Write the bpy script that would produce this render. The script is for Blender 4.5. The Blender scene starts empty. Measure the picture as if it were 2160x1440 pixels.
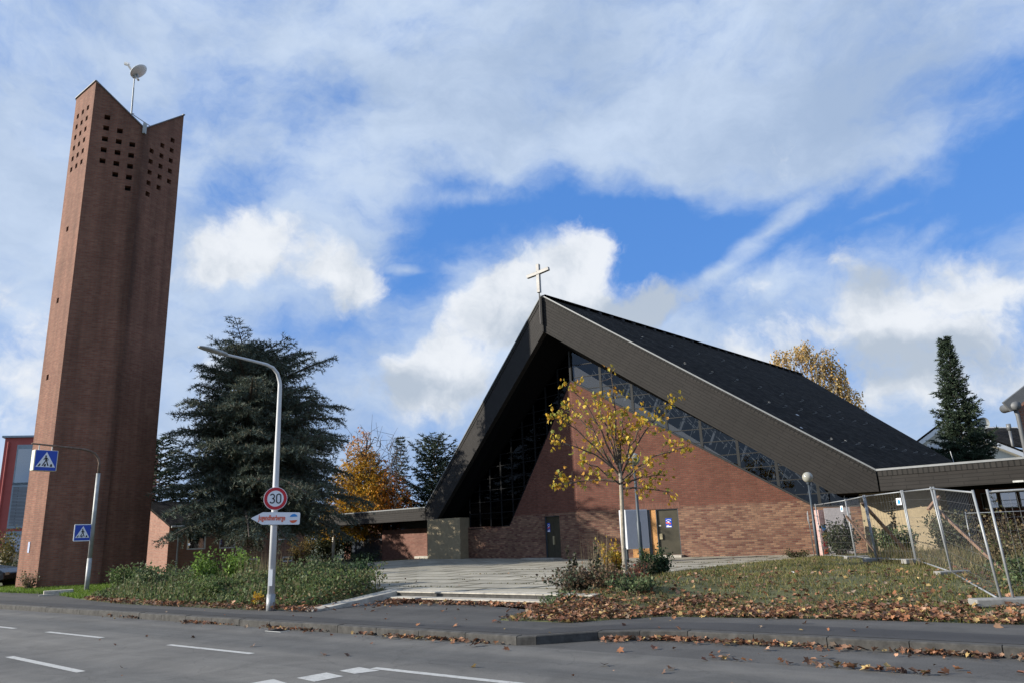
import bpy, math, random
import numpy as np
from mathutils import Vector, Matrix
from mathutils.geometry import tessellate_polygon
S = bpy.context.scene
COL = S.collection
R = math.radians
rng = np.random.default_rng(7)
random.seed(5)

# ------------------------------------------------------------ camera
FPX, TH, ROLL = 1550.0, R(14.55), math.atan(227/5870)
cd = bpy.data.cameras.new("camera"); cam = bpy.data.objects.new("camera", cd); COL.objects.link(cam)
cd.sensor_width = 36; cd.lens = FPX/2160*36; cd.clip_end = 3000; cd.clip_start = .1
_F = Vector((0, math.cos(TH), math.sin(TH))); _R0 = Vector((1, 0, 0)); _U0 = Vector((0, -math.sin(TH), math.cos(TH)))
_R = _R0*math.cos(ROLL)-_U0*math.sin(ROLL); _U = _R0*math.sin(ROLL)+_U0*math.cos(ROLL)
m = Matrix((_R, _U, -_F)).transposed().to_4x4(); m.translation = (0, 0, 1.65)
cam.matrix_world = m
S.camera = cam

# ------------------------------------------------------------ light
SUN_EL = R(21); SUN_XY = (-.986, -.165)
S.view_settings.view_transform = 'Standard'; S.view_settings.look = 'None'
S.view_settings.exposure = 0.68; S.view_settings.gamma = 1.0
sd = bpy.data.lights.new("sun", 'SUN'); sd.energy = 4.7; sd.angle = R(.55); sd.color = (1, .93, .82)
sun = bpy.data.objects.new("sun", sd); COL.objects.link(sun)
_s = Vector((SUN_XY[0]*math.cos(SUN_EL), SUN_XY[1]*math.cos(SUN_EL), math.sin(SUN_EL))).normalized()
sun.rotation_euler = _s.to_track_quat('Z', 'Y').to_euler()

# ------------------------------------------------------------ sky
def build_sky():
    w = bpy.data.worlds.new("World"); S.world = w; w.use_nodes = True
    T = w.node_tree; N = T.nodes; L = T.links
    for n in list(N): N.remove(n)
    out = N.new('ShaderNodeOutputWorld'); bg = N.new('ShaderNodeBackground'); L.new(bg.outputs[0], out.inputs[0])
    bg.inputs[1].default_value = .084
    sky = N.new('ShaderNodeTexSky'); sky.sky_type = 'NISHITA'; sky.sun_disc = False
    sky.sun_elevation = SUN_EL; sky.sun_rotation = math.atan2(SUN_XY[0], SUN_XY[1])
    sky.air_density = 1.0; sky.dust_density = .4; sky.ozone_density = 2.5
    tc = N.new('ShaderNodeTexCoord'); D = tc.outputs['Generated']
    def val(x):
        n = N.new('ShaderNodeValue'); n.outputs[0].default_value = x; return n.outputs[0]
    def math_(op, a, b=0.0, c=None):
        n = N.new('ShaderNodeMath'); n.operation = op
        for i, x in enumerate((a, b) if c is None else (a, b, c)):
            if isinstance(x, (int, float)): n.inputs[i].default_value = x
            else: L.new(x, n.inputs[i])
        return n.outputs[0]
    def vmath(op, a, b):
        n = N.new('ShaderNodeVectorMath'); n.operation = op
        for i, x in enumerate((a, b)):
            if isinstance(x, (tuple, list)): n.inputs[i].default_value = x
            elif isinstance(x, (int, float)): n.inputs['Scale'].default_value = x
            elif op == 'SCALE' and i == 1: L.new(x, n.inputs['Scale'])
            else: L.new(x, n.inputs[i])
        return n.outputs[0]
    def noise(v, sc, det=6, rough=.55, lac=2.0, col=False, dist=0.0):
        n = N.new('ShaderNodeTexNoise'); L.new(v, n.inputs['Vector']); n.inputs['Scale'].default_value = sc
        n.inputs['Detail'].default_value = det; n.inputs['Roughness'].default_value = rough
        n.inputs['Lacunarity'].default_value = lac; n.inputs['Distortion'].default_value = dist
        return n.outputs['Color' if col else 'Fac']
    def ramp(v, lo, hi):
        n = N.new('ShaderNodeMapRange'); n.interpolation_type = 'SMOOTHSTEP'; L.new(v, n.inputs[0])
        n.inputs[1].default_value = lo; n.inputs[2].default_value = hi; return n.outputs[0]
    def mix(f, a, b):
        n = N.new('ShaderNodeMix'); n.data_type = 'RGBA'
        if isinstance(f, (int, float)): n.inputs[0].default_value = f
        else: L.new(f, n.inputs[0])
        for i, x in ((6, a), (7, b)):
            if isinstance(x, tuple): n.inputs[i].default_value = (*x, 1)
            else: L.new(x, n.inputs[i])
        return n.outputs[2]
    # warped direction
    wn = noise(D, 5.0, 5, .6, col=True)
    wv = vmath('SCALE', vmath('SUBTRACT', wn, (.5, .5, .5)), .10)
    DW = vmath('ADD', D, wv)
    wn2 = noise(D, 2.2, 3, .5, col=True)
    DS = vmath('ADD', DW, vmath('SCALE', vmath('SUBTRACT', wn2, (.5, .5, .5)), .12))
    def blob(V, az, el, ra, re, roll=0):
        mp = N.new('ShaderNodeMapping'); mp.vector_type = 'TEXTURE'; L.new(V, mp.inputs[0])
        a, e = R(az), R(el)
        mp.inputs['Location'].default_value = (math.sin(a)*math.cos(e), math.cos(a)*math.cos(e), math.sin(e))
        mp.inputs['Rotation'].default_value = (R(-roll), -e, math.pi/2-a)
        mp.inputs['Scale'].default_value = (1.2, math.radians(ra), math.radians(re))
        g = N.new('ShaderNodeTexGradient'); g.gradient_type = 'SPHERICAL'; L.new(mp.outputs[0], g.inputs[0])
        return g.outputs['Fac']
    def total(V, blobs, base):
        acc = base
        for (az, el, ra, re, roll, wt) in blobs:
            acc = math_('MULTIPLY_ADD', blob(V, az, el, ra, re, roll), wt, acc)
        return acc
    # high veil cloud
    mpv = N.new('ShaderNodeMapping'); L.new(DS, mpv.inputs[0]); mpv.inputs['Rotation'].default_value = (R(8), R(-10), 0); mpv.inputs['Scale'].default_value = (1, 1, 1.55)
    mpv.inputs['Location'].default_value = (2.3, 1.1, .4)
    nv = noise(mpv.outputs[0], 3.6, 9, .60, 2.1, dist=.25)
    nf = noise(mpv.outputs[0], 13.0, 8, .62)
    veil_in = math_('ADD', math_('MULTIPLY', math_('SUBTRACT', nv, .5), 2.5), math_('MULTIPLY', math_('SUBTRACT', nf, .5), .95))
    VEIL = [
        (-3.5, 23.0, 7.5, 3.2, 4, -1.25), (7.5, 23.9, 9, 3.0, -6, -1.15), (14.5, 20.8, 10, 3.8, 0, -1.2),
        (34.5, 20.6, 11, 4.6, 12, -1.3), (24, 21.2, 9, 3.6, 10, -1.0), (-11.2, 33.0, 7, 3.6, 20, -.32), (-14, 30.5, 7, 3, 30, -.25),
        (-20.5, 24.8, 6, 2.6, 20, -.45), (-25.0, 31.0, 5, 4.5, 0, -.25), (-8.0, 19.6, 5, 3.4, 0, -.9), (39, 26, 8, 6, 0, -.7), (-14, 15.5, 6, 2.4, 0, -.4),
        (10.5, 17.8, 5, 3.5, 0, -.8), (-2.0, 30.0, 14, 5.5, -12, .50), (13.0, 28.6, 15, 5.0, 4, .34), (28, 30, 12, 7, 10, .28),
        (-33, 22, 9, 12, 0, .40), (-17, 24.6, 5, 2.2, 0, .3), (-30, 33, 10, 5, 0, .2)]
    DF = vmath('ADD', D, vmath('SCALE', wv, .30))
    STREAK = [(20.8, 20.8, 6.2, 1.15, 27, 1.0), (34.8, 20.6, 7, .95, 30, .6), (29, 22.6, 3, .7, 28, .4), (28.6, 20.6, 2.8, .45, 14, .5), (16.5, 18.2, 5, 1.0, 22, .5), (-11.3, 35, 4.5, 1.6, -25, .45), (-8.6, 20.3, 2.0, .55, 0, .7), (-2, 25.6, 5, .9, 0, .5)]
    vd = total(DF, STREAK, total(DS, VEIL, math_('ADD', veil_in, .72)))
    veil = ramp(vd, -.16, 1.12)
    vshade = noise(mpv.outputs[0], 3.4, 9, .62)
    vsh = total(DS, [(31, 31, 12, 7, 0, .14), (16, 26.5, 10, 3, 0, .08), (-12, 34, 9, 5, 0, .12)], vshade)
    veil_col = mix(ramp(vsh, .32, .74), (4.75, 5.6, 6.85), (2.95, 3.8, 5.2))
    # cumulus
    nc = noise(DW, 9.0, 10, .60, 2.1)
    CUM = [
        (2.8, 20.0, 6.5, 4.4, 0, 1.5), (7.4, 20.8, 4.2, 3.4, 0, 1.25), (-2.5, 17.2, 6.5, 4.0, 12, 1.5), (5.5, 16.2, 9, 3.6, 0, 1.25), (12.5, 16.5, 6, 2.6, 0, 1.0),
        (-13.4, 19.4, 4.8, 4.2, 0, 1.75), (-20.8, 20.8, 7.5, 4.0, 10, 1.5), (-17, 24.0, 6, 3.0, 10, .85), (-24, 18.5, 6, 3, 0, .8),
        (24.5, 13.6, 6, 3.0, 0, 1.3), (25.3, 17.8, 3.8, 3.4, 20, 1.2), (33.5, 14.5, 10, 4.6, 0, 1.35), (29, 9.5, 12, 4, 0, 1.25), (20, 16.5, 5, 2.2, 0, .8),
        (-8.0, 11.0, 12, 4.0, 0, 1.1), (-3, 13.5, 8, 3, 0, 1.0), (-35, 11, 8, 7, 0, 1.0), (-22, 12, 9, 3.5, 0, .8), (17, 11, 8, 3, 0, .9)]
    cdn = total(DW, CUM, math_('MULTIPLY_ADD', math_('SUBTRACT', nc, .5), 2.9, -.58))
    cum = ramp(cdn, -.12, .56)
    GREY = [(8.0, 16.0, 8, 2.8, 0, 1.0), (1.5, 15.6, 6, 2.2, 0, .55), (12.5, 16.2, 6, 2.4, 0, .9), (27, 19, 6, 4, 0, .55), (31, 10.5, 12, 3.2, 0, .75), (26, 11.4, 7, 2.0, 0, .7), (-8, 11.2, 9, 2.5, 0, .9), (-13, 17.2, 4, 1.6, 0, .5), (34, 16.5, 6, 2.0, 0, .35), (-21, 19.4, 6, 1.6, 0, .3), (27,16.5,5,2,0,.5)]
    ns = noise(DW, 11.0, 8, .6)
    gd = total(DW, GREY, math_('MULTIPLY_ADD', math_('SUBTRACT', ns, .5), 2.4, .12))
    cum_col = mix(ramp(gd, -.1, .95), (6.5, 6.75, 7.1), (3.6, 4.15, 4.9))
    deep = mix(.66, sky.outputs[0], (.60, 2.2, 6.4))
    col = mix(math_('MULTIPLY', veil, .93), deep, veil_col)
    col = mix(math_('MULTIPLY', cum, .96), col, cum_col)
    L.new(col, bg.inputs[0])
build_sky()

# ------------------------------------------------------------ materials
MATS = {}
def nodes(name):
    mt = bpy.data.materials.new(name); mt.use_nodes = True
    T = mt.node_tree; b = T.nodes['Principled BSDF']; return mt, T, T.nodes, T.links, b
def plain(name, col, rough=.6, metal=0.0, var=.12, scale=6.0, spec=.5, bump=0.0, worn=None):
    if name in MATS: return MATS[name]
    mt, T, N, L, b = nodes(name)
    tc = N.new('ShaderNodeTexCoord'); nz = N.new('ShaderNodeTexNoise'); L.new(tc.outputs['Object'], nz.inputs['Vector'])
    nz.inputs['Scale'].default_value = scale; nz.inputs['Detail'].default_value = 6; nz.inputs['Roughness'].default_value = .65
    mr = N.new('ShaderNodeMapRange'); L.new(nz.outputs['Fac'], mr.inputs[0]); mr.inputs[1].default_value = .3; mr.inputs[2].default_value = .7
    mr.inputs[3].default_value = 1-var; mr.inputs[4].default_value = 1+var
    mx = N.new('ShaderNodeVectorMath'); mx.operation = 'SCALE'; mx.inputs[0].default_value = col; L.new(mr.outputs[0], mx.inputs['Scale'])
    if worn:
        n2 = N.new('ShaderNodeTexNoise'); L.new(tc.outputs['Object'], n2.inputs['Vector']); n2.inputs['Scale'].default_value = 9; n2.inputs['Detail'].default_value = 10; n2.inputs['Roughness'].default_value = .8
        m2 = N.new('ShaderNodeMapRange'); L.new(n2.outputs['Fac'], m2.inputs[0]); m2.inputs[1].default_value = .52; m2.inputs[2].default_value = .66; m2.inputs[4].default_value = .8
        mw = N.new('ShaderNodeMix'); mw.data_type = 'RGBA'; L.new(m2.outputs[0], mw.inputs[0]); L.new(mx.outputs[0], mw.inputs[6]); mw.inputs[7].default_value = (*worn, 1); L.new(mw.outputs[2], b.inputs['Base Color'])
    else: L.new(mx.outputs[0], b.inputs['Base Color'])
    b.inputs['Roughness'].default_value = rough; b.inputs['Metallic'].default_value = metal; b.inputs['Specular IOR Level'].default_value = spec
    if bump:
        bp = N.new('ShaderNodeBump'); bp.inputs['Strength'].default_value = bump; bp.inputs['Distance'].default_value = .02; L.new(nz.outputs['Fac'], bp.inputs['Height']); L.new(bp.outputs[0], b.inputs['Normal'])
    MATS[name] = mt; return mt
def coursed(name, c1, c2, cm, bw, rh, ms, rough=.85, blotch=.25, bscale=.35, bump=.5, offset=.5, squash=1.0, alt=None, alt_z=None, bias=0.0, spots=None, spec=.3, streak=.10):
    """brick, shingle, board or slab courses laid out in metres on the UV map"""
    mt, T, N, L, b = nodes(name)
    uv = N.new('ShaderNodeUVMap'); tc = N.new('ShaderNodeTexCoord')
    br = N.new('ShaderNodeTexBrick'); L.new(uv.outputs[0], br.inputs['Vector'])
    br.offset = offset; br.squash = squash
    br.inputs['Scale'].default_value = 1; br.inputs['Brick Width'].default_value = bw; br.inputs['Row Height'].default_value = rh
    br.inputs['Mortar Size'].default_value = ms; br.inputs['Mortar Smooth'].default_value = .3; br.inputs['Bias'].default_value = bias
    br.inputs['Color1'].default_value = (*c1, 1); br.inputs['Color2'].default_value = (*c2, 1); br.inputs['Mortar'].default_value = (*cm, 1)
    col = br.outputs['Color']
    def mixc(f, a, bb, bt='MIX'):
        n = N.new('ShaderNodeMix'); n.data_type = 'RGBA'; n.blend_type = bt
        if isinstance(f, float): n.inputs[0].default_value = f
        else: L.new(f, n.inputs[0])
        for i, x in ((6, a), (7, bb)):
            if isinstance(x, tuple): n.inputs[i].default_value = (*x, 1)
            else: L.new(x, n.inputs[i])
        return n.outputs[2]
    if alt:
        b2 = N.new('ShaderNodeTexBrick'); L.new(uv.outputs[0], b2.inputs['Vector']); b2.offset = offset
        b2.inputs['Scale'].default_value = 1; b2.inputs['Brick Width'].default_value = bw; b2.inputs['Row Height'].default_value = rh
        b2.inputs['Mortar Size'].default_value = ms; b2.inputs['Mortar Smooth'].default_value = .3
        b2.inputs['Color1'].default_value = (*alt[0], 1); b2.inputs['Color2'].default_value = (*alt[1], 1); b2.inputs['Mortar'].default_value = (*alt[2], 1)
        sp = N.new('ShaderNodeSeparateXYZ'); L.new(tc.outputs['Object'], sp.inputs[0])
        mr = N.new('ShaderNodeMapRange'); L.new(sp.outputs[2], mr.inputs[0]); mr.inputs[1].default_value = alt_z-.05; mr.inputs[2].default_value = alt_z+.05
        col = mixc(mr.outputs[0], col, b2.outputs['Color'])
    nz = N.new('ShaderNodeTexNoise'); L.new(tc.outputs['Object'], nz.inputs['Vector']); nz.inputs['Scale'].default_value = bscale; nz.inputs['Detail'].default_value = 7; nz.inputs['Roughness'].default_value = .62
    mr = N.new('ShaderNodeMapRange'); L.new(nz.outputs['Fac'], mr.inputs[0]); mr.inputs[1].default_value = .3; mr.inputs[2].default_value = .7; mr.inputs[3].default_value = 1-blotch; mr.inputs[4].default_value = 1+blotch
    sc = N.new('ShaderNodeVectorMath'); sc.operation = 'SCALE'; L.new(col, sc.inputs[0]); L.new(mr.outputs[0], sc.inputs['Scale'])
    col = sc.outputs[0]
    mst = N.new('ShaderNodeMapping'); L.new(uv.outputs[0], mst.inputs[0]); mst.inputs['Scale'].default_value = (2.2, .10, 1)
    nst_ = N.new('ShaderNodeTexNoise'); L.new(mst.outputs[0], nst_.inputs['Vector']); nst_.inputs['Scale'].default_value = 1.0; nst_.inputs['Detail'].default_value = 6; nst_.inputs['Roughness'].default_value = .6
    mrs = N.new('ShaderNodeMapRange'); L.new(nst_.outputs['Fac'], mrs.inputs[0]); mrs.inputs[1].default_value = .35; mrs.inputs[2].default_value = .65; mrs.inputs[3].default_value = 1-streak; mrs.inputs[4].default_value = 1+streak*.5
    sst = N.new('ShaderNodeVectorMath'); sst.operation = 'SCALE'; L.new(col, sst.inputs[0]); L.new(mrs.outputs[0], sst.inputs['Scale']); col = sst.outputs[0]
    # brick to brick grain
    mpg = N.new('ShaderNodeMapping'); L.new(uv.outputs[0], mpg.inputs[0]); mpg.inputs['Scale'].default_value = (1/bw*.9, 1/rh*.9, 1)
    n3 = N.new('ShaderNodeTexNoise'); L.new(mpg.outputs[0], n3.inputs['Vector']); n3.inputs['Scale'].default_value = 1.0; n3.inputs['Detail'].default_value = 2
    m3 = N.new('ShaderNodeMapRange'); L.new(n3.outputs['Fac'], m3.inputs[0]); m3.inputs[1].default_value = .3; m3.inputs[2].default_value = .7; m3.inputs[3].default_value = .9; m3.inputs[4].default_value = 1.1
    s3 = N.new('ShaderNodeVectorMath'); s3.operation = 'SCALE'; L.new(col, s3.inputs[0]); L.new(m3.outputs[0], s3.inputs['Scale']); col = s3.outputs[0]
    if spots:
        n2 = N.new('ShaderNodeTexNoise'); L.new(tc.outputs['Object'], n2.inputs['Vector']); n2.inputs['Scale'].default_value = spots[1]; n2.inputs['Detail'].default_value = 8; n2.inputs['Roughness'].default_value = .7
        m2 = N.new('ShaderNodeMapRange'); L.new(n2.outputs['Fac'], m2.inputs[0]); m2.inputs[1].default_value = spots[2]; m2.inputs[2].default_value = spots[2]+.1; m2.inputs[4].default_value = spots[3]
        col = mixc(m2.outputs[0], col, spots[0])
    L.new(col, b.inputs['Base Color']); b.inputs['Roughness'].default_value = rough; b.inputs['Specular IOR Level'].default_value = spec
    if bump:
        ad = N.new('ShaderNodeMath'); ad.operation = 'MULTIPLY_ADD'; L.new(br.outputs['Fac'], ad.inputs[0]); ad.inputs[1].default_value = -1; L.new(n3.outputs['Fac'], ad.inputs[2])
        bp = N.new('ShaderNodeBump'); bp.inputs['Strength'].default_value = bump; bp.inputs['Distance'].default_value = .012; L.new(ad.outputs[0], bp.inputs['Height']); L.new(bp.outputs[0], b.inputs['Normal'])
    return mt
def asphalt(name, c, c2, stretch=(.25, 2.5), speck=.35, dirt=None):
    mt, T, N, L, b = nodes(name)
    uv = N.new('ShaderNodeUVMap'); mp = N.new('ShaderNodeMapping'); L.new(uv.outputs[0], mp.inputs[0]); mp.inputs['Scale'].default_value = (stretch[0], stretch[1], 1)
    n1 = N.new('ShaderNodeTexNoise'); L.new(mp.outputs[0], n1.inputs['Vector']); n1.inputs['Scale'].default_value = .7; n1.inputs['Detail'].default_value = 7; n1.inputs['Roughness'].default_value = .6
    m1 = N.new('ShaderNodeMapRange'); L.new(n1.outputs['Fac'], m1.inputs[0]); m1.inputs[1].default_value = .32; m1.inputs[2].default_value = .68
    mx = N.new('ShaderNodeMix'); mx.data_type = 'RGBA'; L.new(m1.outputs[0], mx.inputs[0]); mx.inputs[6].default_value = (*c, 1); mx.inputs[7].default_value = (*c2, 1)
    n2 = N.new('ShaderNodeTexNoise'); L.new(uv.outputs[0], n2.inputs['Vector']); n2.inputs['Scale'].default_value = 45; n2.inputs['Detail'].default_value = 4; n2.inputs['Roughness'].default_value = .8
    m2 = N.new('ShaderNodeMapRange'); L.new(n2.outputs['Fac'], m2.inputs[0]); m2.inputs[1].default_value = .3; m2.inputs[2].default_value = .7; m2.inputs[3].default_value = 1-speck; m2.inputs[4].default_value = 1+speck
    sc = N.new('ShaderNodeVectorMath'); sc.operation = 'SCALE'; L.new(mx.outputs[2], sc.inputs[0]); L.new(m2.outputs[0], sc.inputs['Scale'])
    # stains and repaired patches
    n5 = N.new('ShaderNodeTexNoise'); L.new(uv.outputs[0], n5.inputs['Vector']); n5.inputs['Scale'].default_value = 1.1; n5.inputs['Detail'].default_value = 9; n5.inputs['Roughness'].default_value = .72; n5.inputs['Distortion'].default_value = .6
    m5 = N.new('ShaderNodeMapRange'); L.new(n5.outputs['Fac'], m5.inputs[0]); m5.inputs[1].default_value = .36; m5.inputs[2].default_value = .62; m5.inputs[3].default_value = .72; m5.inputs[4].default_value = 1.06
    s5 = N.new('ShaderNodeVectorMath'); s5.operation = 'SCALE'; L.new(sc.outputs[0], s5.inputs[0]); L.new(m5.outputs[0], s5.inputs['Scale'])
    pb = N.new('ShaderNodeTexBrick'); L.new(uv.outputs[0], pb.inputs['Vector']); pb.inputs['Scale'].default_value = 1; pb.inputs['Brick Width'].default_value = 5.3; pb.inputs['Row Height'].default_value = 1.7; pb.inputs['Mortar Size'].default_value = 0; pb.offset = .37; pb.inputs['Color1'].default_value = (1.06, 1.06, 1.06, 1); pb.inputs['Color2'].default_value = (.86, .86, .87, 1)
    s6 = N.new('ShaderNodeVectorMath'); s6.operation = 'MULTIPLY'; L.new(s5.outputs[0], s6.inputs[0]); L.new(pb.outputs['Color'], s6.inputs[1]); sc = s6
    # hairline cracks
    vo = N.new('ShaderNodeTexVoronoi'); vo.feature = 'DISTANCE_TO_EDGE'; vo.inputs['Scale'].default_value = .42
    wn = N.new('ShaderNodeTexNoise'); L.new(uv.outputs[0], wn.inputs['Vector']); wn.inputs['Scale'].default_value = 1.4; wn.inputs['Detail'].default_value = 6
    wa = N.new('ShaderNodeVectorMath'); wa.operation = 'ADD'; L.new(uv.outputs[0], wa.inputs[0]); ws = N.new('ShaderNodeVectorMath'); ws.operation = 'SCALE'; L.new(wn.outputs['Color'], ws.inputs[0]); ws.inputs['Scale'].default_value = .9; L.new(ws.outputs[0], wa.inputs[1]); L.new(wa.outputs[0], vo.inputs['Vector'])
    mc = N.new('ShaderNodeMapRange'); L.new(vo.outputs['Distance'], mc.inputs[0]); mc.inputs[1].default_value = .002; mc.inputs[2].default_value = .008; mc.inputs[3].default_value = .8; mc.inputs[4].default_value = 1
    s2 = N.new('ShaderNodeVectorMath'); s2.operation = 'SCALE'; L.new(sc.outputs[0], s2.inputs[0]); L.new(mc.outputs[0], s2.inputs['Scale'])
    L.new(s2.outputs[0], b.inputs['Base Color']); b.inputs['Roughness'].default_value = .85
    bp = N.new('ShaderNodeBump'); bp.inputs['Strength'].default_value = .35; bp.inputs['Distance'].default_value = .01; L.new(n2.outputs['Fac'], bp.inputs['Height']); L.new(bp.outputs[0], b.inputs['Normal'])
    return mt
def leafmat(name, trans=.35, rough=.6, gain=1.0):
    mt, T, N, L, b = nodes(name)
    at = N.new('ShaderNodeAttribute'); at.attribute_name = 'Col'
    sc = N.new('ShaderNodeVectorMath'); sc.operation = 'SCALE'; L.new(at.outputs['Color'], sc.inputs[0]); sc.inputs['Scale'].default_value = gain
    L.new(sc.outputs[0], b.inputs['Base Color']); b.inputs['Roughness'].default_value = rough; b.inputs['Specular IOR Level'].default_value = .25
    if trans:
        tr = N.new('ShaderNodeBsdfTranslucent'); L.new(sc.outputs[0], tr.inputs[0]); ms = N.new('ShaderNodeMixShader'); ms.inputs[0].default_value = trans
        out = N['Material Output']; L.new(b.outputs[0], ms.inputs[1]); L.new(tr.outputs[0], ms.inputs[2]); L.new(ms.outputs[0], out.inputs[0])
    return mt
def glassmat(name, tint, refl, rough=.02, lit_mix=0.0):
    mt, T, N, L, b = nodes(name)
    N.remove(b); out = N['Material Output']
    g = N.new('ShaderNodeBsdfGlossy'); g.inputs['Roughness'].default_value = rough; g.inputs['Color'].default_value = (.9, .95, 1, 1)
    t = N.new('ShaderNodeBsdfTransparent'); t.inputs[0].default_value = (*tint, 1)
    ms = N.new('ShaderNodeMixShader'); ms.inputs[0].default_value = refl
    L.new(t.outputs[0], ms.inputs[1]); L.new(g.outputs[0], ms.inputs[2]); fin = ms.outputs[0]
    if lit_mix:
        d = N.new('ShaderNodeBsdfDiffuse'); d.inputs[0].default_value = (.20, .21, .22, 1); m2 = N.new('ShaderNodeMixShader'); m2.inputs[0].default_value = lit_mix; L.new(fin, m2.inputs[1]); L.new(d.outputs[0], m2.inputs[2]); fin = m2.outputs[0]
    L.new(fin, out.inputs[0]); return mt

M_tower = coursed('tower_brick', (.185, .072, .045), (.235, .108, .068), (.16, .105, .078), .25, .083, .013, blotch=.16, bscale=.5, spots=((.26, .145, .095), 1.1, .60, .5), streak=.26)
def fold_band(mt, centre, width, z_top):
    T = mt.node_tree; N = T.nodes; L = T.links; b = N['Principled BSDF']; src = b.inputs['Base Color'].links[0].from_socket
    tc = N.new('ShaderNodeTexCoord'); sp = N.new('ShaderNodeSeparateXYZ'); L.new(tc.outputs['Object'], sp.inputs[0]); cb = N.new('ShaderNodeCombineXYZ'); L.new(sp.outputs[0], cb.inputs[0]); L.new(sp.outputs[1], cb.inputs[1])
    ds = N.new('ShaderNodeVectorMath'); ds.operation = 'DISTANCE'; L.new(cb.outputs[0], ds.inputs[0]); ds.inputs[1].default_value = (*centre, 0)
    mp = N.new('ShaderNodeMapping'); L.new(tc.outputs['Object'], mp.inputs[0]); mp.inputs['Scale'].default_value = (2.5, 2.5, .25); nz = N.new('ShaderNodeTexNoise'); L.new(mp.outputs[0], nz.inputs['Vector']); nz.inputs['Scale'].default_value = 1.3; nz.inputs['Detail'].default_value = 6
    ad = N.new('ShaderNodeMath'); ad.operation = 'MULTIPLY_ADD'; L.new(nz.outputs['Fac'], ad.inputs[0]); ad.inputs[1].default_value = -width*1.1; L.new(ds.outputs['Value'], ad.inputs[2])
    mr = N.new('ShaderNodeMapRange'); mr.interpolation_type = 'SMOOTHSTEP'; L.new(ad.outputs[0], mr.inputs[0]); mr.inputs[1].default_value = -width*.6; mr.inputs[2].default_value = width*.35; mr.inputs[3].default_value = .52; mr.inputs[4].default_value = 1
    sc = N.new('ShaderNodeVectorMath'); sc.operation = 'SCALE'; L.new(src, sc.inputs[0]); L.new(mr.outputs[0], sc.inputs['Scale']); L.new(sc.outputs[0], b.inputs['Base Color'])
fold_band(M_tower, (1.50, -1.253), .55, 22)  # darker uneven band down the brick around the front fold
M_brick = coursed('wall_brick', (.115, .045, .034), (.27, .155, .098), (.14, .098, .075), .25, .083, .012, blotch=.18, bscale=.6,
                  alt=((.128, .044, .030), (.165, .065, .044), (.105, .062, .046)), alt_z=2.5)
M_brick_dark = coursed('annex_brick', (.15, .06, .045), (.20, .095, .07), (.14, .105, .085), .25, .083, .010, blotch=.18)
M_brick_end = coursed('house_brick', (.26, .115, .078), (.32, .16, .11), (.24, .19, .155), .25, .083, .012, blotch=.12)
M_fascia = coursed('fascia_shingle', (.0165, .0145, .0130), (.0195, .0175, .0158), (.0105, .0095, .0088), .9, .125, .012, rough=.75, blotch=.14, bscale=.8, bump=.6)
M_rim = coursed('rim_shingle', (.0175, .0155, .014), (.024, .022, .020), (.004, .004, .0035), .17, .6, .026, rough=.75, blotch=.14, offset=0)
M_roof = coursed('roof_shingle', (.0165, .015, .0135), (.036, .033, .030), (.006, .0055, .005), .30, .16, .010, rough=.85, blotch=.40, bscale=1.2, bump=1.0, spots=((.045, .040, .026), 2.2, .60, .7), spec=.03)
M_slab = coursed('terrace_slab', (.30, .28, .225), (.35, .325, .265), (.085, .075, .045), 2.4, 1.25, .085, rough=.9, blotch=.28, bscale=.7, spots=((.20, .17, .10), 3.2, .58, .75))
M_road = asphalt('road_asphalt', (.090, .089, .084), (.158, .150, .134), (.025, 1.5), .24)
M_pave = asphalt('pavement_asphalt', (.048, .047, .045), (.086, .082, .076), (.12, 1.4), .4)
M_bay = asphalt('bay_asphalt', (.066, .064, .061), (.102, .098, .09), (.3, 1.0), .4)
M_kerb = plain('kerb_stone', (.052, .050, .046), .9, var=.5, scale=7, bump=.3)
M_conc = plain('pale_concrete', (.38, .355, .305), .9, var=.3, scale=5, bump=.3)
M_paint = plain('road_paint', (.43, .43, .41), .8, var=.15, scale=14, worn=(.16, .155, .15))
M_soil = plain('soil_turf', (.075, .080, .030), 1, var=.5, scale=2.2)
M_far = plain('far_ground', (.09, .10, .05), 1, var=.4, scale=.3)
M_plaster = plain('roughcast', (.34, .275, .175), .95, var=.14, scale=4, bump=.4)
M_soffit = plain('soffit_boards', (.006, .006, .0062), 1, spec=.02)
M_dark = plain('dark_interior', (.018, .018, .02), .9)
M_trim = plain('zinc_trim', (.17, .18, .185), .5, .2)
M_zinc = plain('zinc', (.42, .43, .44), .4, .6)
M_mull = plain('mullion', (.007, .0075, .0085), .7, spec=.1)
M_bronze = plain('bronze_door', (.060, .054, .036), .45, .35, var=.25, scale=2)
M_brass = plain('brass_pull', (.42, .36, .22), .4, .4)
M_white = plain('white_paint', (.78, .79, .80), .5, var=.05)
M_offw = plain('off_white_render', (.68, .64, .54), .9, var=.08)
M_galv = plain('galvanised_tube', (.27, .285, .295), .5, .35, var=.15, scale=9)
M_galvd = plain('weathered_steel', (.36, .37, .36), .6, .3, var=.25, scale=4)
M_darkst = plain('dark_steel', (.055, .07, .085), .5, .2)
M_wood = plain('weathered_timber', (.23, .145, .10), .85, var=.25, scale=5)
M_osb = plain('chipboard', (.46, .235, .085), .85, var=.4, scale=22)
M_grey = plain('grey_panel', (.24, .26, .30), .6, var=.06)
M_glass = glassmat('window_glass', (.10, .11, .12), .30)
M_hall = glassmat('hall_glass', (.25, .27, .30), .045)
M_hall_dim = glassmat('hall_glass_dim', (.03, .04, .06), .014)  # same glass as the hall; dark left-side reflections set into its tint
M_lit_band = glassmat('sunlit_band_glass', (.30, .32, .34), .08, lit_mix=.24)  # sunlight on the lower hall glass, mixed in as diffuse grey
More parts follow.
